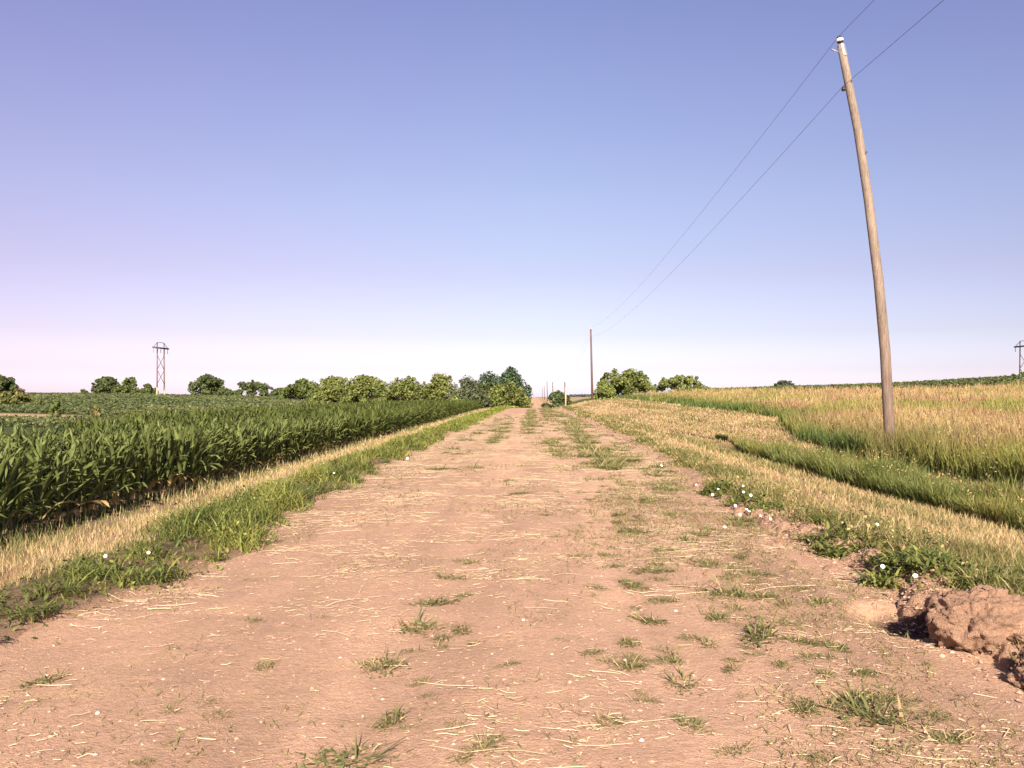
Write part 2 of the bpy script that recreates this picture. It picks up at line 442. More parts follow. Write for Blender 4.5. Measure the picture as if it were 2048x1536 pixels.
def ground_col(X, Y):
    n1 = fbm(X * .8, Y * .8, 71); n2 = fbm(X * 3, Y * 3, 72)
    c = np.tile(DIRT, X.shape + (1,))
    def put(mask, col):
        nonlocal c
        c = c * (1 - mask[..., None]) + np.asarray(col) * mask[..., None]
    # right
    put(sstep(.45, .9, X - xedge_r(Y)), lerp(STRAW * .9, DIRT * 1.0, sstep(.35, .65, n1)))
    put(sstep(-.25, .25, X - 6.2) * (1 - sstep(6.9, 7.2, X)) * (1 - sstep(26, 31, Y)), GREEN * .6)
    put(sstep(-.3, .3, X - xb(Y)), lerp(HILLG * .7, GREEN * .8, n1))
    put(sstep(-.3, .3, X - xb(Y)) * (1 - grass_far(X, Y)) * 1.0, FIELD)
    put(notch_shade(X, Y), DIRT_D * .38)  # painted shade behind the mound
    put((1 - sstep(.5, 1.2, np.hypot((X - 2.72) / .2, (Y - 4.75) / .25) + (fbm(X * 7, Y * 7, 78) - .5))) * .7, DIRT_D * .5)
    # left
    L = xedge_l(Y) - X
    put(sstep(0, .35, L) * (1 - sstep(105, 130, Y)), lerp(GREEN * .6 + DIRT * .12, DIRT * .62, sstep(.3, .55, n2)))
    put(sstep(1.2, 1.6, L), lerp(STRAW * .8, DIRT * .75, sstep(.4, .6, n2)))
    put(gully(X, Y), DIRT_D * .8)
    put(sstep(2.8, 3.1, L), SOIL)
    put(sstep(9, 12, -X) * sstep(20, 30, -X + Y * .4), lerp(FIELD, GREEN * .7, n1))
    put(1 - sstep(.6, 1.1, np.hypot((X + 43) / 11, (Y - 67) / 9)), lerp(FARTAN * 1.1, STRAW, n2))
    # beyond
    far = sstep(275, 300, Y)
    put(far * (np.abs(X) > 4), lerp(FARTAN, STRAW * .8, fbm(X * .01, Y * .02, 74)))
    side = sstep(110, 150, Y) * (1 - far) * (np.abs(X) > 3) * (X > -20) * (X < 8)
    put(side, GREEN * 1.0)
    return c
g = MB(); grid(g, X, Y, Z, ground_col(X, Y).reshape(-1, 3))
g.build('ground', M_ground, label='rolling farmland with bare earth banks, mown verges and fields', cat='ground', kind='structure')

ys2 = np.concatenate([axis([(-40, 2, 1.)])[0], axis([(2, 12, .04)])[0], axis([(12, 30, .12)])[0], _grow(30, 1400, .3, 1.04)])
xs2 = np.arange(-3.9, 3.9, .06)
X, Y = np.meshgrid(xs2, ys2)
Xc = np.clip(X, xedge_l(Y) - .25, xedge_r(Y) + .22)
Zr = H_road(Xc, Y) - .05 * sstep(.02, .22, Xc - xedge_r(Y)) - .05 * sstep(.05, .25, xedge_l(Y) - Xc)
n1 = fbm(Xc * 1.9, Y * .16, 81); n2 = fbm(Xc * 2.2, Y * 2.2, 82); n3 = noise(Xc * 6, Y * 14, 83)
rc = lerp(DIRT, DIRT * .86, sstep(.4, .7, n1))
tr = np.exp(-((Xc + .75) / .5) ** 2) + np.exp(-((Xc - .85) / .5) ** 2)
rc = rc * (.93 + .15 * tr[..., None])
litter = sstep(.50, .72, n2 * .6 + n3 * .4) * (.25 + .55 * sstep(8, 30, Y)) * (1 - .5 * tr)
rc = rc * (1 - litter[..., None] * .55) + STRAW * 1.05 * litter[..., None] * .55
nn_ = notch_shade(Xc, Y)[..., None]; rc = rc * (1 - nn_) + DIRT_D * .38 * nn_  # same painted shade carried onto the road surface
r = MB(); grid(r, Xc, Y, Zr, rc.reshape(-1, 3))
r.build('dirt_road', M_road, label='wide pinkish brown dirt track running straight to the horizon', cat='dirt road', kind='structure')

# ------------------------------------------------------------------ grasses and ground cover (nobody could count these)
def fan(N, d0, d1, u0, u1):     # points spread over distance (log) and bearing
    D = np.exp(rng.uniform(np.log(d0), np.log(d1), N)); u = rng.uniform(u0, u1, N)
    return u * D, D
def on(x, y, dz=-.01):
    return np.stack([x, y, surf(x, y) + dz], 1)
def wmin(D, w0, k=.0007): return np.maximum(w0, D * k)

# tall hill grass on the right
TAN = np.array((.46, .335, .155)); PINK = np.array((.42, .25, .145)); LIME = np.array((.27, .265, .065)); DEEP = np.array((.085, .125, .03))
def hill_cols(x, y):
    n1 = fbm(x * .22, y * .10, 91); n2 = fbm(x * .5 + 9, y * .2, 92)
    edge = x - xb(y)
    front = (1 - sstep(.2, 1.7 + y * .02, edge + (n2 - .5) * 2)) 
    t = np.clip(sstep(.41, .60, n1) * .92 + .25 * sstep(25, 60, y), 0, 1)
    c = lerp(LIME, lerp(TAN, PINK, sstep(.4, .6, n2)), t)
    c = c * (1 - front[:, None]) + lerp(DEEP, LIME * .75, sstep(.4, .7, n2)) * front[:, None]
    return c, front
mb = MB()
x, y = fan(330000, 5, 118, .03, .72)
ok = (x > xb(y)) & grass_far(x, y); x, y = x[ok], y[ok]
c, fr = hill_cols(x, y); N = len(x)
hgt = rng.uniform(.35, .85, N) * (1 - .25 * fr * (y > 24)) * (.65 + .6 * noise(x * 1.1, y * .8, 93))
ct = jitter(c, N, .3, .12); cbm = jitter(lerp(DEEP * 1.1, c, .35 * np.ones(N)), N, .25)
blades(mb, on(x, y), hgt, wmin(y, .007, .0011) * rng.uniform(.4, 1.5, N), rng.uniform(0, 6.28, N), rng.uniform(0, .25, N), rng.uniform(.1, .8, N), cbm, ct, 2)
NP = 900
xp2 = px(1781, 20) + rng.normal(0, .55, NP); yp2 = 19.45 + rng.normal(0, .35, NP)
blades(mb, on(xp2, yp2), rng.uniform(.7, 1.15, NP) * np.exp(-((xp2 - px(1781, 20)) / 1.1) ** 2), rng.uniform(.008, .018, NP), rng.uniform(0, 6.28, NP), rng.uniform(0, .2, NP), rng.uniform(.1, .7, NP), jitter(DEEP, NP, .3), jitter(lerp(LIME * .8, PINK * .7, rng.random(NP) ** 2), NP, .3), 2)
# seed heads
k = rng.random(N) < .14 * (1 - .95 * fr) * sstep(.3, .6, fbm(x * .3, y * .15, 90))
p = on(x[k], y[k]); p[:, 2] += hgt[k] * rng.uniform(.75, 1.05, k.sum())
cards(mb, p, np.maximum(.07, y[k] * .0023), jitter(lerp(TAN * 1.1, PINK * 1.15, rng.random(k.sum())), k.sum(), .25), .3)
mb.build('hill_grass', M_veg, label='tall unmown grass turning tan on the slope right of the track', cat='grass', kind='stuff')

# green strip in the ditch
mb = MB()
x = rng.uniform(6.0, 7.75, 110000); y = np.exp(rng.uniform(np.log(4.5), np.log(33), 110000))
e0 = 6.15 + (noise(y * .8, y * 0, 95) - .5) * .35 + sstep(22, 32, y) * .9; e1 = np.interp(y, [0, 12, 20, 26, 33], [6.9, 7.0, 7.15, 7.2, 7.2]) + (noise(y * .9, y * 0, 89) - .5) * .3
ok = (x > e0) & (x < e1); x, y = x[ok], y[ok]; N = len(x)
n1 = fbm(x * .9, y * .5, 96)
c = lerp(DEEP * 1.15, LIME * .75, sstep(.35, .7, n1))
hgt = rng.uniform(.24, .62, N) * (1 - .35 * sstep(18, 31, y)) * (.55 + .8 * noise(x * 2.2, y * 1.6, 94))
blades(mb, on(x, y), hgt, wmin(y, .009, .0009) * rng.uniform(.5, 1.6, N), rng.uniform(0, 6.28, N), rng.uniform(0, .3, N), rng.uniform(.1, 1.1, N), jitter(c * .8, N, .35), jitter(lerp(c, (.33, .31, .10), .6 * rng.random(N)), N, .45), 2)
k = rng.random(N) < .05
p = on(x[k], y[k]); p[:, 2] += hgt[k]
cards(mb, p, np.maximum(.05, y[k] * .002), jitter(TAN, k.sum()), .3)
mb.build('ditch_grass', M_veg, label='dense green strip of tall grass along the shallow ditch', cat='grass', kind='stuff')

# mown grass right of the track
mb = MB()
x, y = fan(300000, 4.2, 150, .0, .62)
ok = (x > xedge_r(y) + .55) & (x < xb(y) + .15) & ~((x > 6.1) & (x < 6.95) & (y < 30)); x, y = x[ok], y[ok]; N = len(x)
n1 = fbm(x * .9, y * .35, 97); n2 = fbm(x * .35, y * .12, 98)
n3 = fbm(x * 1.1 + y * .05, y * .09, 108)
gm = np.clip(sstep(.50, .68, n1) * .6 + sstep(.50, .62, n3) * .8 + sstep(.52, .7, n2) * .4, 0, 1)
gm = np.clip(gm + .7 * np.exp(-((x - 3.6) / .5) ** 2), 0, 1)
thin = rng.random(N) > .55 * sstep(.55, .75, fbm(x * .7 + 5, y * .5, 99)) * (1 - sstep(8, 25, x * 0 + y)); x, y, gm = x[thin], y[thin], gm[thin]; N = len(x)
isg = rng.random(N) < gm * .75
c = np.where(isg[:, None], np.array((.16, .17, .05)), np.array((.47, .36, .18)))
hgt = rng.uniform(.04, .13, N) * (1 + .6 * gm) * (1 + .004 * y)
blades(mb, on(x, y), hgt, wmin(y, .0055, .0009) * rng.uniform(.6, 1.3, N), rng.uniform(0, 6.28, N), rng.uniform(.2, 1.25, N), rng.uniform(0, .5, N), jitter(c * .85, N, .3), jitter(c, N, .3), 2)
mb.build('mown_grass', M_veg, label='short mown grass drying straw yellow beside the track', cat='grass', kind='stuff')

# left: dry strip, then taller wisps at the foot of the corn
mb = MB()
NN = 80000
y = np.exp(rng.uniform(np.log(4.5), np.log(112), NN)); L = rng.uniform(1.05, 3.3, NN); x = xedge_l(y) - L
n1 = fbm(x * 1.2, y * .8, 101)
ok = rng.random(NN) > np.maximum(.72 * sstep(.46, .60, n1) * (1 - sstep(12, 30, y)), .95 * gully(x, y)); x, y, L, n1 = x[ok], y[ok], L[ok], n1[ok]; N = len(x)
foot = sstep(2.2, 2.9, L)
g_ = rng.random(N) < (.10 + .3 * sstep(.5, .7, fbm(x * .9 + 4, y * .5, 102)) + .5 * foot + .45 * (1 - sstep(1.05, 1.6, L)))
c = np.where(g_[:, None], np.array((.15, .17, .055)), np.array((.50, .38, .20)))
hgt = rng.uniform(.03, .13, N) * (1 - foot) + rng.uniform(.06, .30, N) * foot * np.where(rng.random(N) < .5, 1, .5)
blades(mb, on(x, y), hgt, wmin(y, .005, .0008) * rng.uniform(.6, 1.2, N), rng.uniform(0, 6.28, N), rng.uniform(0, .7, N) * (1 - .6 * foot), rng.uniform(0, .5, N), jitter(c * .9, N), jitter(c, N, .3), 2)
mb.build('dry_verge_grass', M_veg, label='dry straw coloured grass strip between weeds and corn', cat='grass', kind='stuff')

# left: green weeds along the edge of the track
mb = MB()
NN = 75000
y = np.exp(rng.uniform(np.log(3.6), np.log(125), NN)); L = rng.uniform(-.1, 1.45, NN); x = xedge_l(y) - L
n1 = fbm(x * 1.1, y * .9, 103); cl = np.clip(sstep(.34, .62, n1), 0, 1)
prof = sstep(-.1, .25, L) * (1 - sstep(.85, 1.45, L))
ok = rng.random(NN) < (.10 + .70 * cl) * (.15 + .85 * prof) * (1 - .95 * gully(x, y)); x, y, L, cl, prof = x[ok], y[ok], L[ok], cl[ok], prof[ok]; N = len(x)
hgt = rng.uniform(.06, .34, N) * (.35 + .95 * cl) * (.45 + .6 * prof)
c = lerp((.075, .105, .028), (.26, .27, .065), np.clip(sstep(.2, .8, noise(x * 2.3, y * 1.5, 104)) * .55 + .6 * rng.random(N) ** 2, 0, 1))
c = lerp(c, (.24, .28, .05), sstep(18, 60, y) * .7)
blades(mb, on(x, y), hgt, wmin(y, .013, .001) * rng.uniform(.4, 1.8, N), rng.uniform(0, 6.28, N), rng.uniform(.05, .6, N), rng.uniform(.4, 1.7, N), jitter(c * .9, N, .3), jitter(c * 1.1, N, .3), 3)
k = np.nonzero(rng.random(N) < .30)[0]
p = on(x[k], y[k]); p[:, 2] += hgt[k] * rng.uniform(.1, .8, len(k))
cards(mb, p, np.maximum(.05, y[k] * .0022) * rng.uniform(.6, 1.4, len(k)), jitter(c[k] * .95, len(k), .35), .5, .6)
mb.build('verge_weeds', M_veg, label='green weeds and arching grass along the left road edge', cat='weeds', kind='stuff')

# right: low weeds on top of the broken bank
mb = MB()
NN = 80000
y = np.exp(rng.uniform(np.log(3.8), np.log(110), NN)); L = rng.uniform(.05, 1.35, NN); x = xedge_r(y) + L
n1 = fbm(x * 1.3, y * .7, 105); cl = sstep(.36, .66, n1)
prof = sstep(.1, .5, L) * (1 - sstep(.85, 1.35, L))
bare = np.exp(-((x - 3.05) / .55) ** 2 - ((y - 5.65) / .75) ** 2)
ok = rng.random(NN) < (.05 + .95 * cl) * (.1 + .9 * prof) * (1 - .93 * bare); x, y, L, cl, prof = x[ok], y[ok], L[ok], cl[ok], prof[ok]; N = len(x)
hgt = rng.uniform(.07, .26, N) * (.5 + .7 * cl) * (.5 + .6 * prof) * (1 - .35 * sstep(14, 30, y))
c = lerp((.09, .115, .032), (.25, .235, .07), .6 * noise(x * 2, y * 1.2, 106) + .4 * rng.random(N))
dr = rng.random(N) < .10 + .45 * sstep(.4, .65, fbm(x * 1.6, y * .9, 107)); c[dr] = np.array((.42, .33, .16))
blades(mb, on(x, y), hgt, wmin(y, .008, .0008) * rng.uniform(.6, 1.4, N), rng.uniform(0, 6.28, N), rng.uniform(.05, .8, N), rng.uniform(.3, 1.5, N), jitter(c * .9, N, .3), jitter(c * 1.05, N, .35), 3)
k = np.nonzero(rng.random(N) < .45)[0]
p = on(x[k], y[k]); p[:, 2] += hgt[k] * rng.uniform(.1, .8, len(k))
cards(mb, p, np.maximum(.045, y[k] * .0022) * rng.uniform(.6, 1.4, len(k)), jitter(c[k], len(k), .35), .6, .7)
mb.build('bank_weeds', M_veg, label='patchy low weeds on the broken bank right of the track', cat='weeds', kind='stuff')

# straw and clippings strewn over the track
mb = MB()
NN = 150000
y = np.exp(rng.uniform(np.log(3.2), np.log(70), NN)); x = rng.uniform(-3.3, 3.2, NN)
den = sstep(.46, .66, fbm(x * 1.3, y * 1.6, 111)) * (.4 + .6 * sstep(.4, .6, fbm(x * 4, y * 5, 112))) * .9 + .06 + .20 * sstep(8, 20, y)
tr = np.exp(-((x + .75) / .4) ** 2) + np.exp(-((x - .85) / .4) ** 2)
ok = (rng.random(NN) < den * (1 - .5 * tr) * (.28 + .72 * sstep(4, 14, y))) & (x > xedge_l(y) - .2) & (x < xedge_r(y)); x, y = x[ok], y[ok]; N = len(x)
long_ = rng.random(N) < .06 + .14 * sstep(6, 20, y)
ln = np.where(long_, rng.gamma(2.2, .06, N).clip(.05, .40), rng.gamma(1.4, .018, N).clip(.008, .08)) * (1 + .02 * y); wd = np.where(long_, rng.uniform(.0012, .003, N), rng.uniform(.0009, .002, N)) + y * .0003
a = rng.normal(0, .42, N) + (rng.random(N) < .3) * rng.uniform(0, 3, N)
d = np.stack([np.cos(a), np.sin(a)], 1)
P0 = np.stack([x, y], 1) - d * ln[:, None] / 2; P2 = P0 + d * ln[:, None]; P1 = (P0 + P2) / 2 + np.stack([-d[:, 1], d[:, 0]], 1) * (rng.normal(0, .12, N) * ln)[:, None]
sd = np.stack([-d[:, 1], d[:, 0]], 1) * wd[:, None] / 2
V = []
for P, kk in ((P0, .8), (P1, 1), (P2, .6)):
    z = surf(P[:, 0], P[:, 1]) + .006 + rng.uniform(0, .008, N)
    V += [np.column_stack([P - sd * kk, z]), np.column_stack([P + sd * kk, z + .002])]
V = np.stack(V, 1); o = (np.arange(N) * 6)[:, None]
q = np.concatenate([o + np.array([[0, 1, 3, 2]]), o + np.array([[2, 3, 5, 4]])])
mb.add(V.reshape(-1, 3), q, None, np.repeat(jitter(np.where(long_[:, None], lerp((.48, .37, .22), (.66, .54, .35), rng.random(N)), lerp((.24, .16, .10), (.60, .47, .29), rng.random(N) ** .7)), N, .25, .05), 6, 0))
NB = 900
yb = rng.uniform(4.6, 7.5, NB); xb_ = 3.05 + rng.normal(0, .42, NB); kb = xb_ > xedge_r(yb) - .05; yb, xb_ = yb[kb], xb_[kb]; NB = len(xb_)
blades(mb, on(xb_, yb, .004), rng.uniform(.05, .22, NB), rng.uniform(.0025, .005, NB), rng.uniform(0, 6.28, NB), rng.uniform(1.1, 1.6, NB), rng.uniform(-.1, .3, NB), jitter((.42, .31, .17), NB), jitter((.5, .38, .2), NB), 2)
mb.build('straw', M_straw, label='pale cut straw stems scattered flat over the dirt', cat='straw', kind='stuff')
mb = MB()
NN = 130000
y = np.exp(rng.uniform(np.log(3.2), np.log(60), NN)); x = rng.uniform(-3.2, 3.1, NN)
den = sstep(.53, .64, fbm(x * 1.5 + 3, y * .75, 113) + .14 * sstep(.2, 1.6, x) * (1 - .5 * sstep(12, 25, y))) * (.4 + .6 * sstep(.4, .6, fbm(x * 6, y * 5, 114))) * (.25 + .75 * sstep(.1, 1.4, x)) * (.5 + .5 * sstep(4, 8, y))
ok = (rng.random(NN) < den) & (x > xedge_l(y)) & (x < xedge_r(y)); x, y = x[ok], y[ok]; N = len(x)
c = lerp((.13, .15, .05), (.30, .26, .10), rng.random(N))
blades(mb, on(x, y, .001), rng.uniform(.02, .085, N) * (1 + .015 * y), wmin(y, .005, .0008), rng.uniform(0, 6.28, N), rng.uniform(.5, 1.4, N), rng.uniform(0, .5, N), jitter(c, N), jitter(c, N), 2)
kc = np.nonzero(rng.random(N) < .5)[0]
pc = on(x[kc], y[kc], .004); pc[:, 2] += rng.uniform(0, .025, len(kc))
cards(mb, pc, np.maximum(.014, y[kc] * .0016) * rng.uniform(.6, 1.5, len(kc)), jitter(lerp((.11, .135, .045), (.20, .20, .07), rng.random(len(kc))), len(kc), .3), .55, 1.2)
mb.build('grass_clippings', M_veg, label='sparse green clippings and seedlings over the dirt track', cat='clippings', kind='stuff')
mb = MB()
NN = 5000
y = np.exp(rng.uniform(np.log(3.2), np.log(14), NN)); x = rng.uniform(-3.2, 2.9, NN)
p = on(x, y, .002); s = rng.gamma(1.3, .0032, NN).clip(.002, .014)
oct_ = np.array([(1, 0, 0), (0, 1, 0), (-1, 0, 0), (0, -1, 0), (0, 0, .7), (0, 0, -.5)], float)
V = p[:, None] + oct_[None] * s[:, None, None] * rng.uniform(.6, 1.3, (NN, 6, 1))
o = (np.arange(NN) * 6)[:, None]
t = np.concatenate([o + np.array([[a_, (a_ + 1) % 4, 4]]) for a_ in range(4)])
mb.add(V.reshape(-1, 3), None, t, np.repeat(jitter(lerp(DIRT * .8, (.55, .45, .38), rng.random(NN) ** 6), NN, .2, .04), 6, 0))
NC = 5200
yc = np.exp(rng.uniform(np.log(4.3), np.log(15), NC)); Lc = rng.normal(.18, .22, NC); xc_ = xedge_r(yc) + Lc
s = (rng.gamma(1.3, .006, NC) * (1 - .5 * sstep(8, 15, yc))).clip(.003, .018)
p = on(xc_, yc, .002); p[:, 2] += s * .2
V = p[:, None] + oct_[None] * s[:, None, None] * rng.uniform(.5, 1.3, (NC, 6, 1)) + rng.normal(0, .15, (NC, 6, 3)) * s[:, None, None]
o = (np.arange(NC) * 6)[:, None]
t = np.concatenate([o + np.array([[a_, (a_ + 1) % 4, 4]]) for a_ in range(4)] + [o + np.array([[(a_ + 1) % 4, a_, 5]]) for a_ in range(4)])
mb.add(V.reshape(-1, 3), None, t, np.repeat(jitter(lerp(DIRT * .5, DIRT * .95, rng.random(NC)), NC, .2, .04), 6, 0))
mb.build('gravel', M_straw, label='fine gravel and crumbs of earth on the dirt track', cat='gravel', kind='stuff', smooth=False)

# ------------------------------------------------------------------ corn
def corn_leaf(mb, h0, az, e0, bend, ln, wd, c, seg, fold):
    t = np.linspace(0, 1, seg + 1)
    e = e0 - bend * t ** 1.4
    st = ln / seg
    hx = np.concatenate([[0], np.cumsum(np.cos(e[:-1]) * st)]) + .012
    hz = np.concatenate([[0], np.cumsum(np.sin(e[:-1]) * st)]) + h0
    wv = wd * np.minimum(1, .45 + 2.6 * t) * (1 - t ** 2.2) ** .8 + .002
    tw = random.uniform(-.9, .9) * t
    d = np.array([math.cos(az), math.sin(az)]); s = np.array([-d[1], d[0]])
    wav = .012 * np.sin(t * 14 + az * 3)
    ctr = np.column_stack([hx * d[0], hx * d[1], hz])
    sid = np.column_stack([np.cos(tw) * s[0], np.cos(tw) * s[1], np.sin(tw)])
    upv = np.column_stack([-np.sin(e) * d[0], -np.sin(e) * d[1], np.cos(e)])
    lft = ctr - sid * wv[:, None] / 2 + upv * (wv * .22 + wav)[:, None]
    rgt = ctr + sid * wv[:, None] / 2 + upv * (wv * .22 - wav)[:, None]
    n = seg + 1; i = np.arange(seg)
    c = np.asarray(c)
    if fold:
        V = np.concatenate([lft, ctr, rgt])
        q = np.concatenate([np.stack([i, n + i, n + i + 1, i + 1], 1), np.stack([n + i, 2 * n + i, 2 * n + i + 1, n + i + 1], 1)])
        cc = np.concatenate([np.tile(c, (n, 1)), np.tile(c * 1.5 + .02, (n, 1)), np.tile(c * .95, (n, 1))])
    else:
        V = np.concatenate([lft, rgt]); q = np.stack([i, n + i, n + i + 1, i + 1], 1); cc = np.tile(c, (2 * n, 1))
    mb.add(V, q, None, cc)

def corn_plant(seed, fold, seg, nl):
    random.seed(seed)
    a0 = random.uniform(0, 6.28); ht = random.uniform(.74, .90)
    lf, stt = MB(), MB()
    tube(stt, [(0, 0, -.05), (.01, 0, ht * .5), (0, .012, ht)], [.016, .013, .007], 6 if fold else 3, (.13, .15, .05), cap=False)
    for k in range(nl):
        t = (k + .6) / nl
        az = a0 + math.pi * (k % 2) + random.gauss(0, .35)
        e0 = R(random.gauss(58, 7)) + t * R(24)
        bend = R(random.gauss(112, 28)) * (1 - .80 * t)
        ln = (.38 + .34 * math.sin(math.pi * min(1, t * .85 + .1))) * random.uniform(.85, 1.1)
        g_ = random.uniform(.75, 1.3)
        base = (.084 * g_, .108 * g_, .027 * g_)
        if k == 0 and random.random() < .5: base = (.24, .19, .08)
        corn_leaf(lf, ht * (.10 + .88 * t), az, e0, bend, ln, random.uniform(.056, .084), base, seg, fold)
    return stt, lf
def xback(y): return np.interp(y, [0, 18, 32, 100], [-9.7, -9.9, -14.6, -15.2])
rows = [-6.2 - .76 * k for k in range(12)]
spots = []
for k, rx in enumerate(rows):
    for yy in np.arange(5.2, 99, .165):
        xx = rx + random.gauss(0, .05) - max(0, yy - 40) * .004
        if xx > xback(yy): spots.append((xx, yy + random.gauss(0, .03), k))
spots = [s for s in spots if random.random() > .03]
inview = [s for s in spots if s[0] / s[1] > -.66]
inview.sort(key=lambda s: math.hypot(s[0], s[1]) + s[2] * 2.2)
front = inview[:300]; fs = set(id(s) for s in front)
rest = [s for s in spots if id(s) not in fs]
var = []
for i in range(10):
    s_, l_ = corn_plant(100 + i, True, 8, random.choice((11, 12, 13)))
    var.append((s_.mesh('stalk', M_corn), l_.mesh('leaves', M_corn)))
random.seed(5)
for i, (xx, yy, k) in enumerate(front):
    vm = var[i % 10]
    lab = ('dark green corn plant in the outermost row beside the dry grass' if k == 0 else
           'dark green corn plant in the second row from the dry grass' if k == 1 else
           'dark green corn plant deeper than the second row, at the near end of the field')
    t_ = thing('corn_plant', lab, 'corn plant', (xx, yy, float(H(xx, yy))), random.uniform(0, 6.28), 'corn plants along the near edge of the field')
    s_ = random.uniform(.78, 1.0); t_.scale = (s_, s_, s_ * random.uniform(.95, 1.05))
    for me, nm in zip(vm, ('stalk', 'leaves')):
        o = bpy.data.objects.new(nm, me); C.objects.link(o); o.parent = t_
lod = []
for i in range(8):
    s_, l_ = corn_plant(300 + i, False, 6, 11)
    v = np.concatenate(s_.v + l_.v); c = np.concatenate(s_.c + l_.c)
    qs, off = [], 0
    for b_ in (s_, l_):
        qs.append(np.concatenate(b_.q) + off); off += b_.n
    lod.append((v, c, np.concatenate(qs)))
mb = MB(); ra = np.array([(s[0], s[1]) for s in rest])
for i in range(8):
    P = ra[i::8]; v, c, q = lod[i]
    th = rng.uniform(0, 6.28, len(P)); s_ = rng.uniform(.78, 1.0, len(P))
    ct, st = np.cos(th), np.sin(th)
    vx = (v[None, :, 0] * ct[:, None] - v[None, :, 1] * st[:, None]) * s_[:, None] + P[:, :1]
    vy = (v[None, :, 0] * st[:, None] + v[None, :, 1] * ct[:, None]) * s_[:, None] + P[:, 1:]
    vz = v[None, :, 2] * s_[:, None] + H(P[:, 0], P[:, 1])[:, None]
    V = np.stack([vx, vy, vz], -1)
    Q = (np.arange(len(P)) * len(v))[:, None, None] + q[None]
    cc = np.clip(c[None] * rng.uniform(.8, 1.25, (len(P), 1, 1)), 0, 1)
    mb.add(V.reshape(-1, 3), Q.reshape(-1, 4), None, cc.reshape(-1, 3))
mb.build('corn_field', M_corn, label='dense stand of green corn behind and beyond the front rows', cat='corn', kind='stuff')

# low crops on the far slopes
mb = MB()
x, y = fan(230000, 30, 300, -.75, -.05)
ok = (x < -17) & (x < -14 - (110 - y).clip(0, 200) * .02) & (y < 275 + 10 * noise(x * .03, x * 0, 3)) & (y > 42 + .35 * (x + 60)) & ~((x > -60) & (y > 175 + (x + 60) * 0) & (x > -45)) & (np.hypot((x + 43) / 11, (y - 67) / 9) > 1.0)
x, y = x[ok], y[ok]; N = len(x); n1 = fbm(x * .08, y * .05, 121)
c = jitter(lerp((.085, .110, .040), (.118, .138, .050), sstep(.35, .65, n1)), N, .22)
p = on(x, y); p[:, 2] += rng.uniform(.05, .45, N)
cards(mb, p, np.maximum(.22, y * .0035) * rng.uniform(.6, 1.4, N), c, .6, .3)
mb.build('far_crop', M_leaf, label='low green crop covering the gentle slope beyond the corn', cat='crop', kind='stuff')
mb = MB()
x, y = fan(120000, 45, 150, .16, .85)
ok = ~grass_far(x, y) & (x > 14); x, y = x[ok], y[ok]; N = len(x)
c = jitter(lerp((.065, .09, .032), (.11, .125, .04), noise(x * .2, y * .1, 123)), N, .35)
p = on(x, y); p[:, 2] += rng.uniform(.05, .6, N)
cards(mb, p, np.maximum(.22, y * .0035) * rng.uniform(.6, 1.4, N), c, .6, .3)
mb.build('hilltop_crop', M_leaf, label='dark green crop along the skyline of the right hill', cat='crop', kind='stuff')

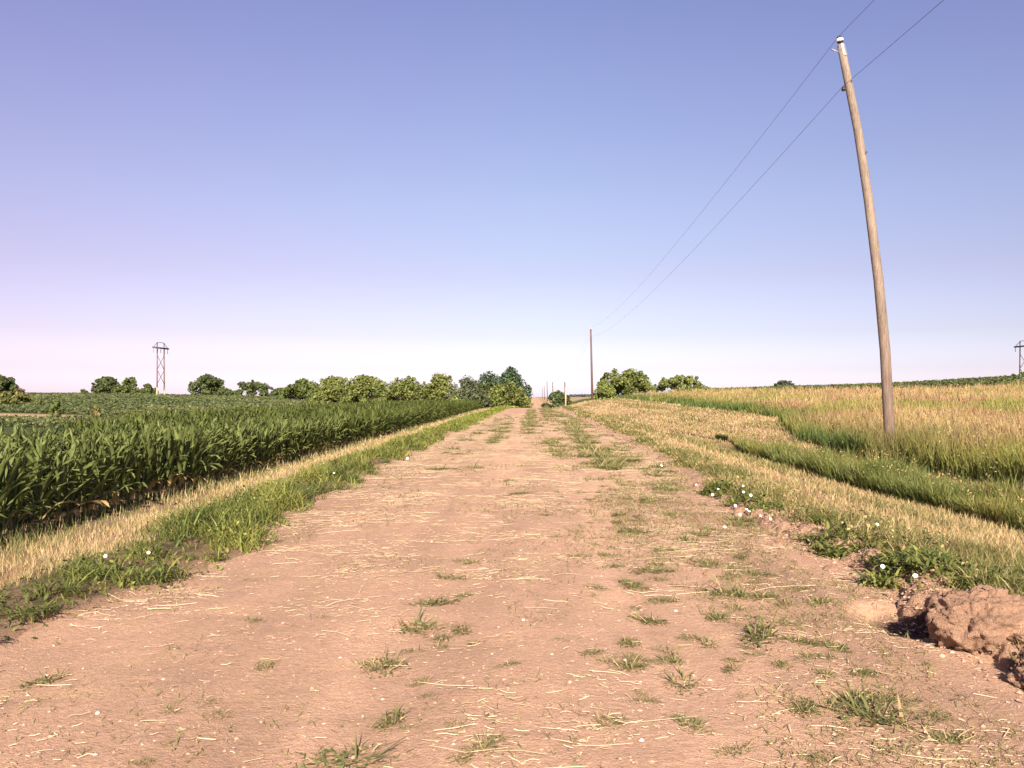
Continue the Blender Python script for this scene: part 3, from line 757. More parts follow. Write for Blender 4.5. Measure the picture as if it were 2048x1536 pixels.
# ------------------------------------------------------------------ trees and bushes
def tree(name, label, cat, x0p, x1p, ytop, D, col, seed, bottom=.22, nclump=26, leaves=4200, shape='dome', group=None, base_row=None, leaf=None, airy=0.0, bark=True, depth=None):
    global rng
    save = rng; rng = np.random.default_rng(seed)
    xc = px((x0p + x1p) / 2, D); wdt = (x1p - x0p) / F * D
    zt = pz(ytop, D); zg = float(H(xc, D)) if base_row is None else pz(base_row, D)
    h = zt - zg
    root = thing(name, label, cat, (xc, D, zg), 0, group)
    rx, ry = wdt / 2, (depth or wdt) / 2
    zb = h * bottom; rz = (h - zb) / 2
    cr, tk = MB(), MB()
    csz = min(rx, rz * 1.2) * (.40 if shape != 'spire' else .30)
    nclump = int(nclump * 1.35); leaves = int(leaves * 1.5)
    cl = []
    t0 = .12 if bottom < .1 else .34
    while len(cl) < nclump:
        t = rng.uniform(0, 1) ** .85
        env = (1 - .30 * ((t0 - t) / t0) ** 2) if t < t0 else math.sqrt(max(0, 1 - ((t - t0) / (1 - t0)) ** (2.2 if shape != 'spire' else 1.7)))
        sz = csz * rng.uniform(.55, 1.1)
        a_ = rng.uniform(0, 6.283); rr = env * (rng.uniform(.55, 1) if len(cl) % 4 else rng.uniform(0, .5))
        q = np.array([math.cos(a_) * rr * max(.05, rx - sz * .75), math.sin(a_) * rr * max(.05, ry - sz * .75), zb + sz * .5 + t * (h - zb - sz * 1.3)])
        cl.append((q, sz))
    cl.append((np.array([rng.uniform(-.2, .2) * rx, 0, h - csz * .75]), csz * .8))
    for k_ in range(9 if shape != 'bush' else 6):      # small boughs breaking the outline
        t = rng.uniform(.35, 1.0); env = math.sqrt(max(0, 1 - ((t - .2) / .8) ** 2)) if t > .2 else 1
        a_ = rng.uniform(0, 6.283); sz = csz * rng.uniform(.22, .42)
        cl.append((np.array([math.cos(a_) * env * rx * .95, math.sin(a_) * env * ry * .95, zb + t * (h - zb) * rng.uniform(.92, 1.0)]), sz))
    for s_ in (-1, 1): cl.append((np.array([s_ * (rx - csz * .8), 0, zb + (h - zb) * rng.uniform(.2, .4)]), csz * .85))
    nt_ = max(40, leaves // len(cl)); smean = float(np.mean([c_[1] for c_ in cl]))
    for q, sz in cl:
        nq = max(24, int(nt_ * (sz / smean) ** 1.6)); d = rng.normal(size=(nq, 3)); d /= np.linalg.norm(d, axis=1, keepdims=True)
        r_ = sz * rng.uniform(.2, 1.12, nq) ** (.55)
        if rng.random() < airy: r_ *= .7
        sq = np.array([1.0, 1.0, .85 if shape != 'spire' else 1.5])
        P = q + d * r_[:, None] * sq
        kp = P[:, 2] > h * .02; P = P[kp]; d = d[kp]
        g_ = rng.uniform(.78, 1.25)
        cards(cr, P, (leaf or max(.2, D * .0021)) * rng.uniform(.6, 1.5, len(P)), jitter(np.array(col) * g_ * 1.25, len(P), .35, .12), .7, .2, d + np.array([0, 0, .25]))
    # trunk and limbs
    tr_ = max(.10, h * .028)
    nst = 1 if shape != 'bush' else 3
    for s_ in range(nst):
        bx = (rng.uniform(-.3, .3) * rx) if nst > 1 else 0
        top = np.array([rng.uniform(-.12, .12) * rx + bx, rng.uniform(-.1, .1) * ry, zb + rz * .9])
        tube(tk, [(bx, 0, -.4), (bx + .02 * h, 0, zb * .6), tuple(top * np.array([1, 1, .7])), tuple(top)], [tr_ * 1.25 / nst ** .5, tr_ / nst ** .5, tr_ * .7, tr_ * .35], 7)
    for q, sz in cl[::2]:
        a_ = np.array([0, 0, max(.2, zb * rng.uniform(.6, 1.0))]); b_ = q
        m_ = (a_ + b_) / 2 + np.array([0, 0, -.08 * h]) * rng.uniform(.2, 1)
        tube(tk, [a_, m_, b_], [tr_ * .5, tr_ * .34, tr_ * .1], 5, cap=False)
    V = cr.v; allv = np.concatenate(V)
    lo, hi = np.percentile(allv, 1.0, 0), np.percentile(allv, 99.0, 0)
    sx, sy = rx * 2 / (hi[0] - lo[0]), ry * 2 / (hi[1] - lo[1])
    zlo = max(0.0, zb - .02 * h); sz_ = (h - zlo) / (hi[2] - lo[2])
    for k_ in range(len(V)):
        V[k_][:, 0] = (V[k_][:, 0] - (lo[0] + hi[0]) / 2) * sx; V[k_][:, 1] = (V[k_][:, 1] - (lo[1] + hi[1]) / 2) * sy
        V[k_][:, 2] = (V[k_][:, 2] - lo[2]) * sz_ + zlo
    cr.build('crown' if cat == 'tree' else 'foliage', M_leaf, root)
    tk.build('trunk' if cat == 'tree' else 'stem', M_bark, root)
    rng = save
    return root
DK = (.068, .090, .030); MD = (.085, .110, .030); LM = (.122, .142, .036); GY = (.082, .10, .048); YG = (.108, .128, .032)
tree('tree', 'dark rounded tree at the far left behind a yellow green bush', 'tree', -26, 32, 752, 140, DK, 1)
tree('bush', 'spreading yellow green bush at the left end of the dry patch', 'bush', -50, 86, 784, 92, (.115, .125, .035), 2, .02, 24, 3600, 'bush')
tree('shrub', 'small reddish shrub right of the dark tree at far left', 'shrub', 28, 50, 778, 135, (.12, .085, .05), 3, .02, 10, 900, 'bush')
tree('shrub', 'thin leafy shrub standing above the corn left of centre of the far slope', 'shrub', 100, 122, 800, 66, MD, 4, .05, 9, 700, 'bush')
tree('shrub', 'tiny brownish shrub above the corn tips below the tall round tree', 'shrub', 180, 202, 812, 62, (.13, .12, .045), 5, .02, 8, 600, 'bush')
tree('shrub', 'lone small round shrub on the left skyline', 'shrub', 157, 176, 779, 262, DK, 6, .05, 9, 900, 'bush', base_row=793)
tree('tree', 'large round dark tree on the left skyline, nearest the lone shrub', 'tree', 187, 238, 755, 262, DK, 7, .08, base_row=794)
tree('tree', 'airy open crowned tree between the round tree and the tower', 'tree', 243, 276, 756, 266, MD, 8, .2, 16, 1700, 'dome', base_row=793, airy=.7)
tree('bush', 'low pale green bush under the airy tree', 'bush', 228, 268, 771, 258, MD, 9, .02, 12, 1400, 'bush', base_row=793)
tree('tree', 'low round tree just left of the pylon', 'tree', 279, 313, 769, 268, DK, 10, .05, 16, 1800, base_row=793)
tree('tree', 'broad dark tree standing alone right of the pylon', 'tree', 384, 456, 751, 256, DK, 11, .06, 30, 4200, base_row=795)
tree('tree', 'uneven dark tree at the left end of the long tree row', 'tree', 455, 545, 764, 240, DK, 12, .08, 22, 3000, base_row=800, airy=.3)
tree('bush', 'low dark hedge bush between two trees of the row', 'bush', 528, 585, 777, 225, DK, 13, .02, 16, 1800, 'bush', base_row=802)
tree('tree', 'mid green dome shaped tree right of the low hedge', 'tree', 566, 646, 760, 190, MD, 14, .06, base_row=806)
tree('bush', 'low dark bush closing the gap left of the mid green dome tree', 'bush', 556, 600, 779, 200, DK, 45, .0, 12, 1400, 'bush', base_row=806)
tree('bush', 'low dull bush at the left foot of the uneven dark tree', 'bush', 448, 492, 781, 236, MD, 46, .0, 12, 1300, 'bush', base_row=800)
tree('bush', 'mid green bush between the dome tree and the left lime tree', 'bush', 612, 660, 775, 172, MD, 47, .0, 14, 1600, 'bush', base_row=808)
tree('bush', 'low yellow green bush under the left lime green tree', 'bush', 622, 690, 781, 147, LM, 40, .0, 14, 1800, 'bush')
tree('bush', 'low dark green bush between the lime trees and the full green tree', 'bush', 742, 790, 778, 138, MD, 41, .0, 12, 1500, 'bush')
tree('bush', 'low bush filling the gap left of the slim lime tree', 'bush', 838, 884, 774, 133, YG, 42, .0, 12, 1500, 'bush')
tree('bush', 'long olive bush between the slim lime tree and the road crest bush', 'bush', 884, 980, 778, 140, GY, 43, .0, 18, 2600, 'bush')
tree('bush', 'dark bush between the pointed trees and the wispy tree', 'bush', 930, 1000, 768, 168, DK, 44, .0, 14, 1900, 'bush')
tree('tree', 'left of two lime green trees with layered crowns', 'tree', 626, 712, 756, 150, LM, 15, .08, 26, 4200)
tree('tree', 'right of two lime green trees with layered crowns', 'tree', 686, 776, 753, 142, LM, 16, .10, 28, 4600)
tree('tree', 'full green tree with a yellow tinge beside the lime trees', 'tree', 758, 870, 758, 128, YG, 17, .05, 32, 5200)
tree('tree', 'slim lime tree with a knobbly top above the corn', 'tree', 846, 914, 750, 130, LM, 18, .05, 18, 2800, 'dome', airy=.4)
tree('tree', 'wispy grey green tree left of the tall dark trees', 'tree', 886, 980, 757, 150, GY, 19, .05, 24, 3200, 'spire', airy=.5, leaf=.28)
tree('tree', 'dark tree with pointed tops, left of the tallest', 'tree', 938, 1026, 749, 176, (.048, .078, .034), 20, .08, 26, 3800, 'spire')
tree('tree', 'tallest dark green tree beside the far end of the track', 'tree', 984, 1060, 738, 172, (.050, .082, .036), 21, .06, 28, 4600, 'spire')
tree('bush', 'big bright yellow green bush at the left of the road crest', 'bush', 962, 1058, 768, 146, YG, 22, .02, 30, 5200, 'bush')
tree('bush', 'dark green bush right of the track just past the crest', 'bush', 1088, 1144, 784, 146, (.060, .085, .028), 23, .02, 20, 3200, 'bush')
tree('tree', 'small green tree touching the far utility pole', 'tree', 1186, 1232, 762, 158, (.115, .14, .036), 24, .05, 16, 2400)
tree('tree', 'broad domed green tree right of the far utility pole', 'tree', 1204, 1301, 741, 162, (.115, .137, .036), 25, .20, 34, 5400)
tree('tree', 'open crowned tree with sky gaps beside the domed tree', 'tree', 1310, 1416, 752, 165, (.118, .14, .038), 26, .30, 30, 4200, airy=.3)
tree('tree', 'distant dark tree clump alone on the right hill', 'tree', 1540, 1591, 762, 260, (.055, .07, .042), 27, .02, 20, 2400, base_row=790)
tree('shrub', 'small scrubby shrub on the skyline left of the right pylon', 'shrub', 2018, 2032, 748, 108, MD, 28, .05, 7, 500, 'bush')
tree('shrub', 'scrubby shrub at the foot of the right pylon', 'shrub', 2036, 2062, 744, 110, MD, 29, .05, 10, 800, 'bush')
mb = MB()
N = 5000
x = rng.uniform(30, 420, N); y = rng.uniform(1180, 1220, N)
p = np.stack([x, y, H(x, y) + rng.uniform(0, 1, N) * (3.5 + 2 * noise(x * .05, y * 0, 131))], 1)
cards(mb, p, rng.uniform(1.5, 3, N), jitter((.05, .065, .05), N), .7)
mb.build('distant_tree_line', M_leaf, label='thin dark tree line on the far horizon right of the track', cat='tree line', kind='stuff')

# distant shed between the two right-hand trees
D = 330; x0, x1 = px(1296, D), px(1330, D); z0 = float(H((x0 + x1) / 2, D)); zt = pz(783.5, D); ze = pz(788, D)
sh = thing('shed', 'low distant shed with a blue grey roof between two trees', 'shed', ((x0 + x1) / 2, D, z0))
hw = (x1 - x0) / 2
mb = MB(); box(mb, -hw, hw, -4, 4, 0, ze - z0); mb.build('wall', M_shed, sh)
mb = MB(); e = ze - z0; t_ = zt - z0
mb.add([(-hw - .3, -4.4, e), (hw + .3, -4.4, e), (hw + .3, 4.4, e), (-hw - .3, 4.4, e), (-hw + .6, 0, t_), (hw - .6, 0, t_)], [(0, 1, 5, 4), (2, 3, 4, 5)], [(1, 2, 5), (3, 0, 4)])
mb.add([(-hw - .3, -4.4, e), (hw + .3, -4.4, e), (hw + .3, 4.4, e), (-hw - .3, 4.4, e)], [(3, 2, 1, 0)])
mb.build('roof', M_roof, sh, smooth=False)

# ------------------------------------------------------------------ utility poles and wires
def pole_thing(label, pts, rad, mat, near=False):
    b = np.array(pts[0], float)
    root = thing('utility_pole', label, 'utility pole', tuple(b), 0, 'utility poles right of the track')
    L_ = [tuple(np.array(p) - b) for p in pts]
    mb = MB(); tube(mb, L_, rad, 20 if near else 10); mb.build('shaft', mat, root)
    top = np.array(L_[-1]); ax_ = np.array(L_[-1]) - np.array(L_[-2]); ax_ /= np.linalg.norm(ax_)
    at = lambda s: tuple(top + ax_ * s)
    mb = MB(); tube(mb, [at(-.25), at(.10)], .014, 8); pin = mb.build('insulator_pin', M_iron, root)
    mb = MB()
    tube(mb, [at(.075), at(.085), at(.10), at(.14), at(.165), at(.17)], [.03, .075, .085, .08, .05, .03], 16)
    ins = mb.build('insulator', M_porc, root)
    if near:
        mb = MB(); tube(mb, [at(.17), at(.175), at(.20), at(.205)], [.045, .06, .055, .03], 16); mb.build('insulator_cap', M_iron, ins)
        mb = MB(); tube(mb, [at(.055), at(.06), at(.074), at(.078)], [.03, .07, .075, .04], 16); mb.build('insulator_skirt', M_iron, ins)
    return root, top + b, ax_
PD = 20.0
prof_px = [(1781, 925), (1778, 850), (1770, 700), (1757, 560), (1737, 400), (1716, 262), (1692, 142), (1681.5, 90)]
pts = [(px(a_, PD), PD, pz(b_, PD)) for a_, b_ in prof_px]
gz = float(H(pts[0][0], PD)); pts[0] = (pts[0][0] + .02, PD, gz - .1)
rad = np.array([.126, .123, .118, .112, .105, .098, .091, .086])
P1, top1, ax1 = pole_thing('tall leaning weathered wooden pole standing in the roadside grass', pts, rad, M_wood, True)
b1 = np.array(pts[0])
mb = MB()   # tin plate nailed round the pole top, camera side
tp = np.array(pts[-1]) - b1; dn = np.array(pts[-2]) - b1; axd = (dn - tp) / np.linalg.norm(dn - tp)
th = np.linspace(-1.9, -.7, 7); v = []
for s_ in (-.005, .30):
    cc = tp + axd * s_
    rr = .097 + .006 * (s_ > 0)
    for k_, a_ in enumerate(th): v.append(cc + np.array([math.cos(a_) * rr, math.sin(a_) * rr, (.05 * abs(k_ - 3) / 3 if s_ > 0 else 0)]))
mb.add(v, [(k, k + 1, k + 8, k + 7) for k in range(6)]); mb.build('top_plate', M_zinc, P1)
mb = MB(); a_ = tp + axd * .20
tube(mb, [a_ + np.array((-.05, -.03, 0)), a_ + np.array((-.17, -.02, .05)), a_ + np.array((-.27, -.02, .09))], [.016, .013, .022], 8)
mb.build('side_bracket', M_zinc, P1)
# lower clamp
lowc = np.array([px(1690, PD), PD - .02, pz(178, PD)]) - b1
mb = MB(); tube(mb, [lowc + np.array((.06, 0, 0)), lowc + np.array((-.05, -.01, 0))], .02, 8)
tube(mb, [lowc + np.array((-.05, -.01, -.05)), lowc + np.array((-.05, -.01, .04))], [.045, .035], 10); mb.build('wire_clamp', M_iron, P1)
mb = MB()
for s_ in (.9, 2.6):
    cc = tp + axd * s_; rr = .103 + .009 * s_
    tube(mb, [cc + np.array((.3 * rr, -rr * .98, 0)), cc + np.array((.3 * rr, -rr * 1.12, 0))], .018, 8)
mb.build('bolt', M_iron, P1)

PX2 = px(1183, 129)
poles = [(129, 1181.5, 1185, 658, 'second utility pole, dark and upright beside the small tree'),
         (240, 1129.5, 1131, 764, 'thin far pole rising behind the pale post'),
         (345, 1105, 1106.5, 764, 'far pole above the right side of the dark bush'),
         (460, 1094, 1095, 762, 'far pole above the left edge of the dark bush'),
         (620, 1088.5, 1089, 772, 'faint distant pole left of the dark bush'),
         (800, 1084.5, 1085, 775, 'faintest distant pole close to the end of the track')]
tops = []
for D_, xt, xbm, yt, lab in poles:
    zt = pz(yt, D_); xx = px(xbm, D_); g_ = float(H(xx, D_))
    g_ = min(g_, zt - 8.6) - .2
    k_ = 1.0 if D_ < 200 else 1.25
    r_, t_, _ = pole_thing(lab, [(xx, D_, g_), (px((xt + xbm) / 2, D_), D_, (g_ + zt) / 2), (px(xt, D_), D_, zt)], np.array([.19, .16, .12]) * k_, M_wood_dark)
    tops.append(t_)
def sag(a, b, s, n=48):
    t = np.linspace(0, 1, n)[:, None]
    p = np.array(a) * (1 - t) + np.array(b) * t
    p[:, 2] -= (4 * s * t * (1 - t))[:, 0]
    return p
def wire(label, att, r_):
    mb = MB()
    for a, b in zip(att[:-1], att[1:]): tube(mb, sag(a, b, np.linalg.norm(np.array(a) - np.array(b)) * .011), r_, 6, cap=False)
    mb.build('power_line', M_wire, label=label, cat='wire', group='wires between the utility poles')
up = top1 + ax1 * .215
back = np.array((PX2 * 0 + 8.75, -88., up[2] + .4))
wire('upper thin wire running over the white insulator of the leaning pole', [back, up] + [t + np.array((0, 0, .2)) for t in tops], .0045)
lw = lowc + b1 + np.array((-.06, -.02, .05))
# lower wire leaves the clamp past the right of the shaft, toward the viewer
wire('lower thin wire held by the clamp below the top of the leaning pole', [np.array((9.0, -88., lw[2] + .5)), lw] + [t + np.array((-.12, 0, -1.25)) for t in tops], .0045)

# pale post past the mown verge
D_ = 106.0; zb_ = pz(808, D_); xx = px(1131.5, D_); zb_ = float(H(xx, D_))
post = thing('fence_post', 'short pale bleached post right of the track at the dark bush', 'post', (xx, D_, zb_))
mb = MB(); hp = pz(776, D_) - zb_
tube(mb, [(0, 0, -.3), (-.01, 0, hp * .5), (-.02, 0, hp)], [.10, .095, .085], 10); mb.build('shaft', M_wood_pale, post)
mb = MB(); tube(mb, [(-.02, 0, hp), (-.02, 0, hp + .05)], [.09, .03], 10); mb.build('post_cap', M_wood_pale, post)

# ------------------------------------------------------------------ pylons (wooden H frames)
def pylon(label, xp_, D_, ytop):
    h = 14.2; zt = pz(ytop, D_); x_ = px(xp_, D_)
    root = thing('pylon', label, 'pylon', (x_, D_, zt - h), 0, 'wooden pylons of the power line crossing the road')
    sp = 2.0; yl = (-sp, sp)
    for s_ in yl:
        mb = MB(); tube(mb, [(0, s_ * 1.05, -.5), (0, s_, h * .5), (0, s_ * .96, h - .4)], [.20, .17, .13], 8); mb.build('leg', M_wood_mid, root)
        mb = MB(); tube(mb, [(0, s_ * 1.05, -.4), (0, s_ * 1.045, 2.6)], [.23, .21], 8); mb.build('leg_sleeve', M_wood_pale, root)
    za = h - 1.75
    mb = MB(); box(mb, -.24, .24, -4.3, 4.3, za - .18, za + .18); mb.build('crossarm', M_wood_mid, root)
    mb = MB(); tube(mb, [(0, -sp, h - .42), (0, sp, h - .42)], .075, 6); mb.build('top_rail', M_wood_mid, root)
    for s_ in (-1, 1):
        mb = MB(); tube(mb, [(0, s_ * 2.0, h - .5), (0, s_ * 3.9, za + .15)], .07, 6); mb.build('strut', M_wood_mid, root)
    for z0_, z1_ in ((3.4, 6.9), (6.9, 10.6)):
        for s_ in (-1, 1):
            mb = MB(); tube(mb, [(0.04 * s_, s_ * sp, z0_), (0.04 * s_, -s_ * sp, z1_)], .06, 6); mb.build('cross_brace', M_wood_mid, root)
    for yy in (-4.0, 0, 4.0):
        mb = MB()
        tube(mb, [(0, yy, za - .18), (0, yy, za - 1.3)], .05, 6)
        for k_ in range(6): tube(mb, [(0, yy, za - .4 - k_ * .15), (0, yy, za - .46 - k_ * .15)], [.07, .11], 8)
        mb.build('insulator_string', M_zinc, root)
M_wood_mid = wood_mat('pylon_wood', (.10, .07, .065), (.17, .125, .115), (.25, .20, .18))
pylon('tall wooden H frame pylon in the crop on the left', 321.5, 212, 682)
pylon('wooden H frame pylon cut off by the right edge of the picture', 2049, 212, 678)

# ------------------------------------------------------------------ grass tufts on the track
def tuft_mesh(seed, n, sz, flat):
    global rng
    save = rng; rng = np.random.default_rng(seed)
    mb = MB()
    el_ = rng.uniform(.45, 1.0); th_ = rng.uniform(0, 3.14)
    def spot(k_, r_):
        p_ = np.clip(rng.normal(0, r_ * sz, (k_, 2)), -1.7 * r_ * sz, 1.7 * r_ * sz) * np.array([1, el_])
        return np.column_stack([p_[:, 0] * math.cos(th_) - p_[:, 1] * math.sin(th_), p_[:, 0] * math.sin(th_) + p_[:, 1] * math.cos(th_), np.zeros(k_)])
    b = spot(n, .15)
    c = lerp((.11, .135, .05), (.26, .25, .09), rng.random(n)); dry = rng.random(n) < .32
    c[dry] = (.46, .36, .18)
    blades(mb, b, rng.gamma(3, .10, n).clip(.1, .85) * sz * .8, rng.uniform(.004, .010, n) * (.6 + sz), np.arctan2(b[:, 1], b[:, 0]) + rng.normal(0, 1.0, n), rng.uniform(.3, 1.1 + flat, n), rng.uniform(.1, 1.0, n), c * .9, c, 3)
    b = spot(n * 3, .27); m_ = len(b)
    c = lerp((.10, .125, .045), (.30, .26, .11), rng.random(m_) ** 1.3)
    blades(mb, b, rng.uniform(.05, .22, m_) * sz, rng.uniform(.003, .008, m_) * (.6 + sz), rng.uniform(0, 6.28, m_), rng.uniform(.9, 1.5, m_), rng.uniform(-.2, .4, m_), c, c, 2)
    b = spot(n, .24); b[:, 2] = rng.uniform(.004, .06 * sz, n)
    cards(mb, b, rng.uniform(.03, .08, n) * sz * 1.2, jitter((.11, .14, .045), n, .35), .5, 1.0)
    rng = save
    return mb.mesh('grass_tuft', M_veg)
tv = [tuft_mesh(900 + i, 60 + 14 * (i % 4), .30, .1 + .12 * (i % 3)) for i in range(14)]
named = [((785, 1445, 115), 'ragged tall grass tuft at bottom centre left of the wheel track'),
         ((690, 1525, 130), 'wide flattened grass tuft cut by the bottom edge of the picture'),
         ((962, 1497, 80), 'spiky grass tuft at the bottom, right of the ragged tall tuft'),
         ((868, 1208, 75), 'dense green tuft in the middle of the left centre line'),
         ((897, 1156, 60), 'tuft at the far end of the left centre line of tufts'),
         ((832, 1256, 95), 'sprawling tuft just nearer than the dense green tuft'),
         ((762, 1336, 105), 'flat tuft mixed with straw, left of centre'),
         ((1040, 988, 42), 'dark spiky tuft standing alone in the middle distance of the track'),
         ((946, 936, 40), 'dark tuft near the left side of the track below the weeds'),
         ((1365, 1368, 85), 'bent grass tuft with long blades right of centre near the bottom'),
         ((1380, 1452, 85), 'dark tuft right of centre close to the bottom edge'),
         ((1216, 1446, 62), 'small lone tuft at bottom, between centre and the right patches'),
         ((1412, 1127, 60), 'bright green tuft near the flowering bank'),
         ((1482, 1192, 105), 'wide patchy tuft between the track and the washed out hole'),
         ((1522, 1272, 125), 'sprawling green tuft left of the washed out hole'),
         ((1735, 1428, 150), 'broad leafy mat of weeds at the lower right of the track'),
         ((1016, 1331, 42), 'tiny tuft alone in the bare middle of the track'),
         ((95, 1362, 70), 'green tuft by the left weeds at the lower left corner')]
more = [(1020, 962, 44), (1145, 1062, 44), (1150, 1112, 38), (1216, 1112, 44), (1262, 1062, 66), (1300, 1142, 66), (1262, 1172, 76), (1372, 1082, 55), (1300, 1002, 66),
        (1292, 1242, 86), (1342, 1308, 76), (1310, 1205, 60), (1470, 1502, 80), (1610, 1420, 90), (1700, 1400, 80), (1850, 1432, 70), (532, 1332, 55), (342, 1420, 50), (440, 1432, 55),
        (338, 1482, 46), (282, 1526, 55), (642, 1236, 32), (1216, 1322, 45), (1164, 986, 44), (1180, 1000, 40), (1340, 1030, 55), (1400, 1070, 60), (1240, 1030, 46), (1430, 1235, 70), (1180, 1190, 40),
        (580, 1250, 30), (1560, 1330, 60), (1660, 1290, 60), (1580, 1250, 60), (1090, 1030, 30), (1900, 1480, 90), (1780, 1500, 80), (1640, 1520, 80), (1280, 1390, 40), (1120, 1280, 30), (500, 1160, 30), (1650, 1350, 60)]
random.seed(11)
spots_t = [(ground_at(a, b), s_, lab) for (a, b, s_), lab in named] + [(ground_at(a, b), s_, None) for a, b, s_ in more]
def strip(n, xc_, sx, y0, y1, s0):
    for _ in range(n):
        yy = math.exp(random.uniform(math.log(y0), math.log(y1))); spots_t.append(((xc_(yy) + random.gauss(0, sx), yy), -s0 * random.uniform(.7, 1.4), 'strip'))
strip(90, lambda y_: 1.62 + .012 * (y_ - 19), .14, 18, 48, .55)
strip(56, lambda y_: -.25, .16, 34, 90, .6)
strip(22, lambda y_: .55, .10, 22, 31, .42)
strip(32, lambda y_: -1.45, .14, 27, 46, .45)
strip(14, lambda y_: 2.3, .25, 10, 26, .40)
strip(60, lambda y_: 1.6, .5, 60, 104, .7)
strip(16, lambda y_: -2.3, .3, 14, 70, .45)
def strip2(n, xc_, sx, y0, y1, s0):
    for _ in range(n):
        yy = math.exp(random.uniform(math.log(y0), math.log(y1))); spots_t.append(((random.gauss(xc_, sx), yy), -s0 * random.uniform(.5, 1.4), None))
strip2(30, .62, .15, 4.3, 14, .15); strip2(44, 1.2, .2, 4.2, 15, .17); strip2(40, 1.85, .28, 4.0, 12, .18); strip2(14, -.6, .10, 3.9, 9, .15); strip2(20, -2.0, .5, 4, 11, .11)
far_mb = MB(); tdat = []
for m_ in tv:
    co = np.empty(len(m_.vertices) * 3, np.float32); m_.vertices.foreach_get('co', co)
    cc_ = np.empty(len(m_.vertices) * 4, np.float32); m_.color_attributes['tint'].data.foreach_get('color', cc_)
    fs_ = [tuple(p_.vertices) for p_ in m_.polygons]
    tdat.append((co.reshape(-1, 3), cc_.reshape(-1, 4)[:, :3], [f_ for f_ in fs_ if len(f_) == 4], [f_ for f_ in fs_ if len(f_) == 3]))
for i, ((xx, yy), s_, lab) in enumerate(spots_t):
    if not (xedge_l(yy) - .1 < xx < xedge_r(yy) + .2): continue
    size = (s_ / F * yy) if s_ > 0 else -s_
    sc_ = size / (.20 if lab and lab != 'strip' else .24)
    zc = float(surf(xx, yy))
    if lab == 'strip':
        co, cc_, q_, t_ = tdat[i % 14]; a_ = random.uniform(0, 6.28)
        far_mb.add(np.column_stack([(co[:, 0] * math.cos(a_) - co[:, 1] * math.sin(a_)) * sc_ + xx, (co[:, 0] * math.sin(a_) + co[:, 1] * math.cos(a_)) * sc_ + yy, co[:, 2] * sc_ * random.uniform(.6, .9) + zc]), q_, t_, cc_ * 1.15)
        continue
    o = bpy.data.objects.new('grass_tuft', tv[i % 14]); C.objects.link(o)
    o.location = (xx, yy, zc - .005); o.rotation_euler = (0, 0, random.uniform(0, 6.28)); o.scale = (sc_ * random.uniform(.8, 1.35), sc_ * random.uniform(.7, 1.0), sc_ * random.uniform(.5, .9))
    if lab is None:
        lab = ('small sparse tuft among the right-hand patches of the near track' if xx > .3 else
               'small sparse tuft on the bare left half of the near track')
    tag(o, lab, 'grass tuft', 'grass tufts growing on the track')

far_mb.build('track_grass', M_veg, label='broken green lines of low grass along the distant part of the track', cat='grass', kind='stuff')

# ------------------------------------------------------------------ white flowers, stones, clods
def flower_parts(seed):
    random.seed(seed)
    mb = MB(); n = 10; v = [(0, 0, .0)]
    for k in range(n * 2):
        a_ = k * math.pi / n; rr = .024 if k % 2 == 0 else .021
        v.append((rr * .55 * math.cos(a_), rr * .55 * math.sin(a_), .004)); v.append((rr * math.cos(a_), rr * math.sin(a_), .014))
    tr_, q_ = [], []
    for k in range(n * 2):
        a0, a1 = 1 + 2 * k, 1 + 2 * ((k + 1) % (2 * n))
        tr_.append((0, a0, a1)); q_.append((a0, a0 + 1, a1 + 1, a1))
    mb.add(v, q_, tr_)
    st = MB(); tube(st, [(.01, .03, -.22), (.004, .01, -.1), (0, 0, 0)], .0022, 5, (.11, .14, .04))
    co = MB(); tube(co, [(0, 0, .001), (0, 0, .006), (0, 0, .008)], [.006, .005, .001], 8)
    return mb.mesh('petals', M_petal), st.mesh('stem', M_veg), co.mesh('flower_centre', M_core)
fp = flower_parts(3)
fl = [((1765, 1150), .22, 'white flower above the left rim of the washed out hole'), ((1831, 1173), .2, 'white flower right above the washed out hole'),
      ((1449, 1056), .14, 'white flower lowest and nearest the track on the flowering bank'),
      ((1521, 1031), .16, 'largest white flower at the right end of the flowering bank'),
      ((1480, 1028), .15, 'white flower at the foot of the flowering bank'), ((1493, 1017), .16, None), ((1498, 1021), .16, None), ((1470, 1008), .18, None),
      ((1425, 983), .2, None), ((1437, 970), .22, None), ((1486, 964), .22, None), ((1487, 980), .2, None), ((1501, 988), .2, None), ((1392, 960), .2, None), ((1540, 1037), .15, None),
      ((1754, 1054), .18, 'white flower on the weedy bank between the flowering bank and the hole'), ((1323, 917), .2, 'white flower on the verge farther along than the flowering bank'),
      ((212, 1131), .26, 'white flower in the left weeds, left of two'), ((297, 1122), .26, 'white flower in the left weeds, right of two'),
      ((668, 932), .25, 'white flower in the left verge, in the middle distance'), ((815, 896), .25, 'white flower in the left verge, farthest along')]
for i, ((a_, b_), hh, lab) in enumerate(fl):
    xx, yy = ground_at(a_, b_ + hh * F / 9.5)
    z = float(surf(xx, yy)) + hh; 
    t_ = thing('white_flower', lab or 'white flower in the cluster on the flowering bank', 'flower', (xx, yy, z), random.uniform(0, 6), 'white flowers on the verges')
    t_.rotation_euler = (R(random.uniform(35, 70)), 0, random.uniform(-.5, .5)); k_ = max(1.0, yy / 13) * random.uniform(.6, .9); t_.scale = (k_, k_, k_)
    for me, nm in zip(fp, ('petals', 'stem', 'flower_centre')):
        o = bpy.data.objects.new(nm, me); C.objects.link(o); o.parent = t_
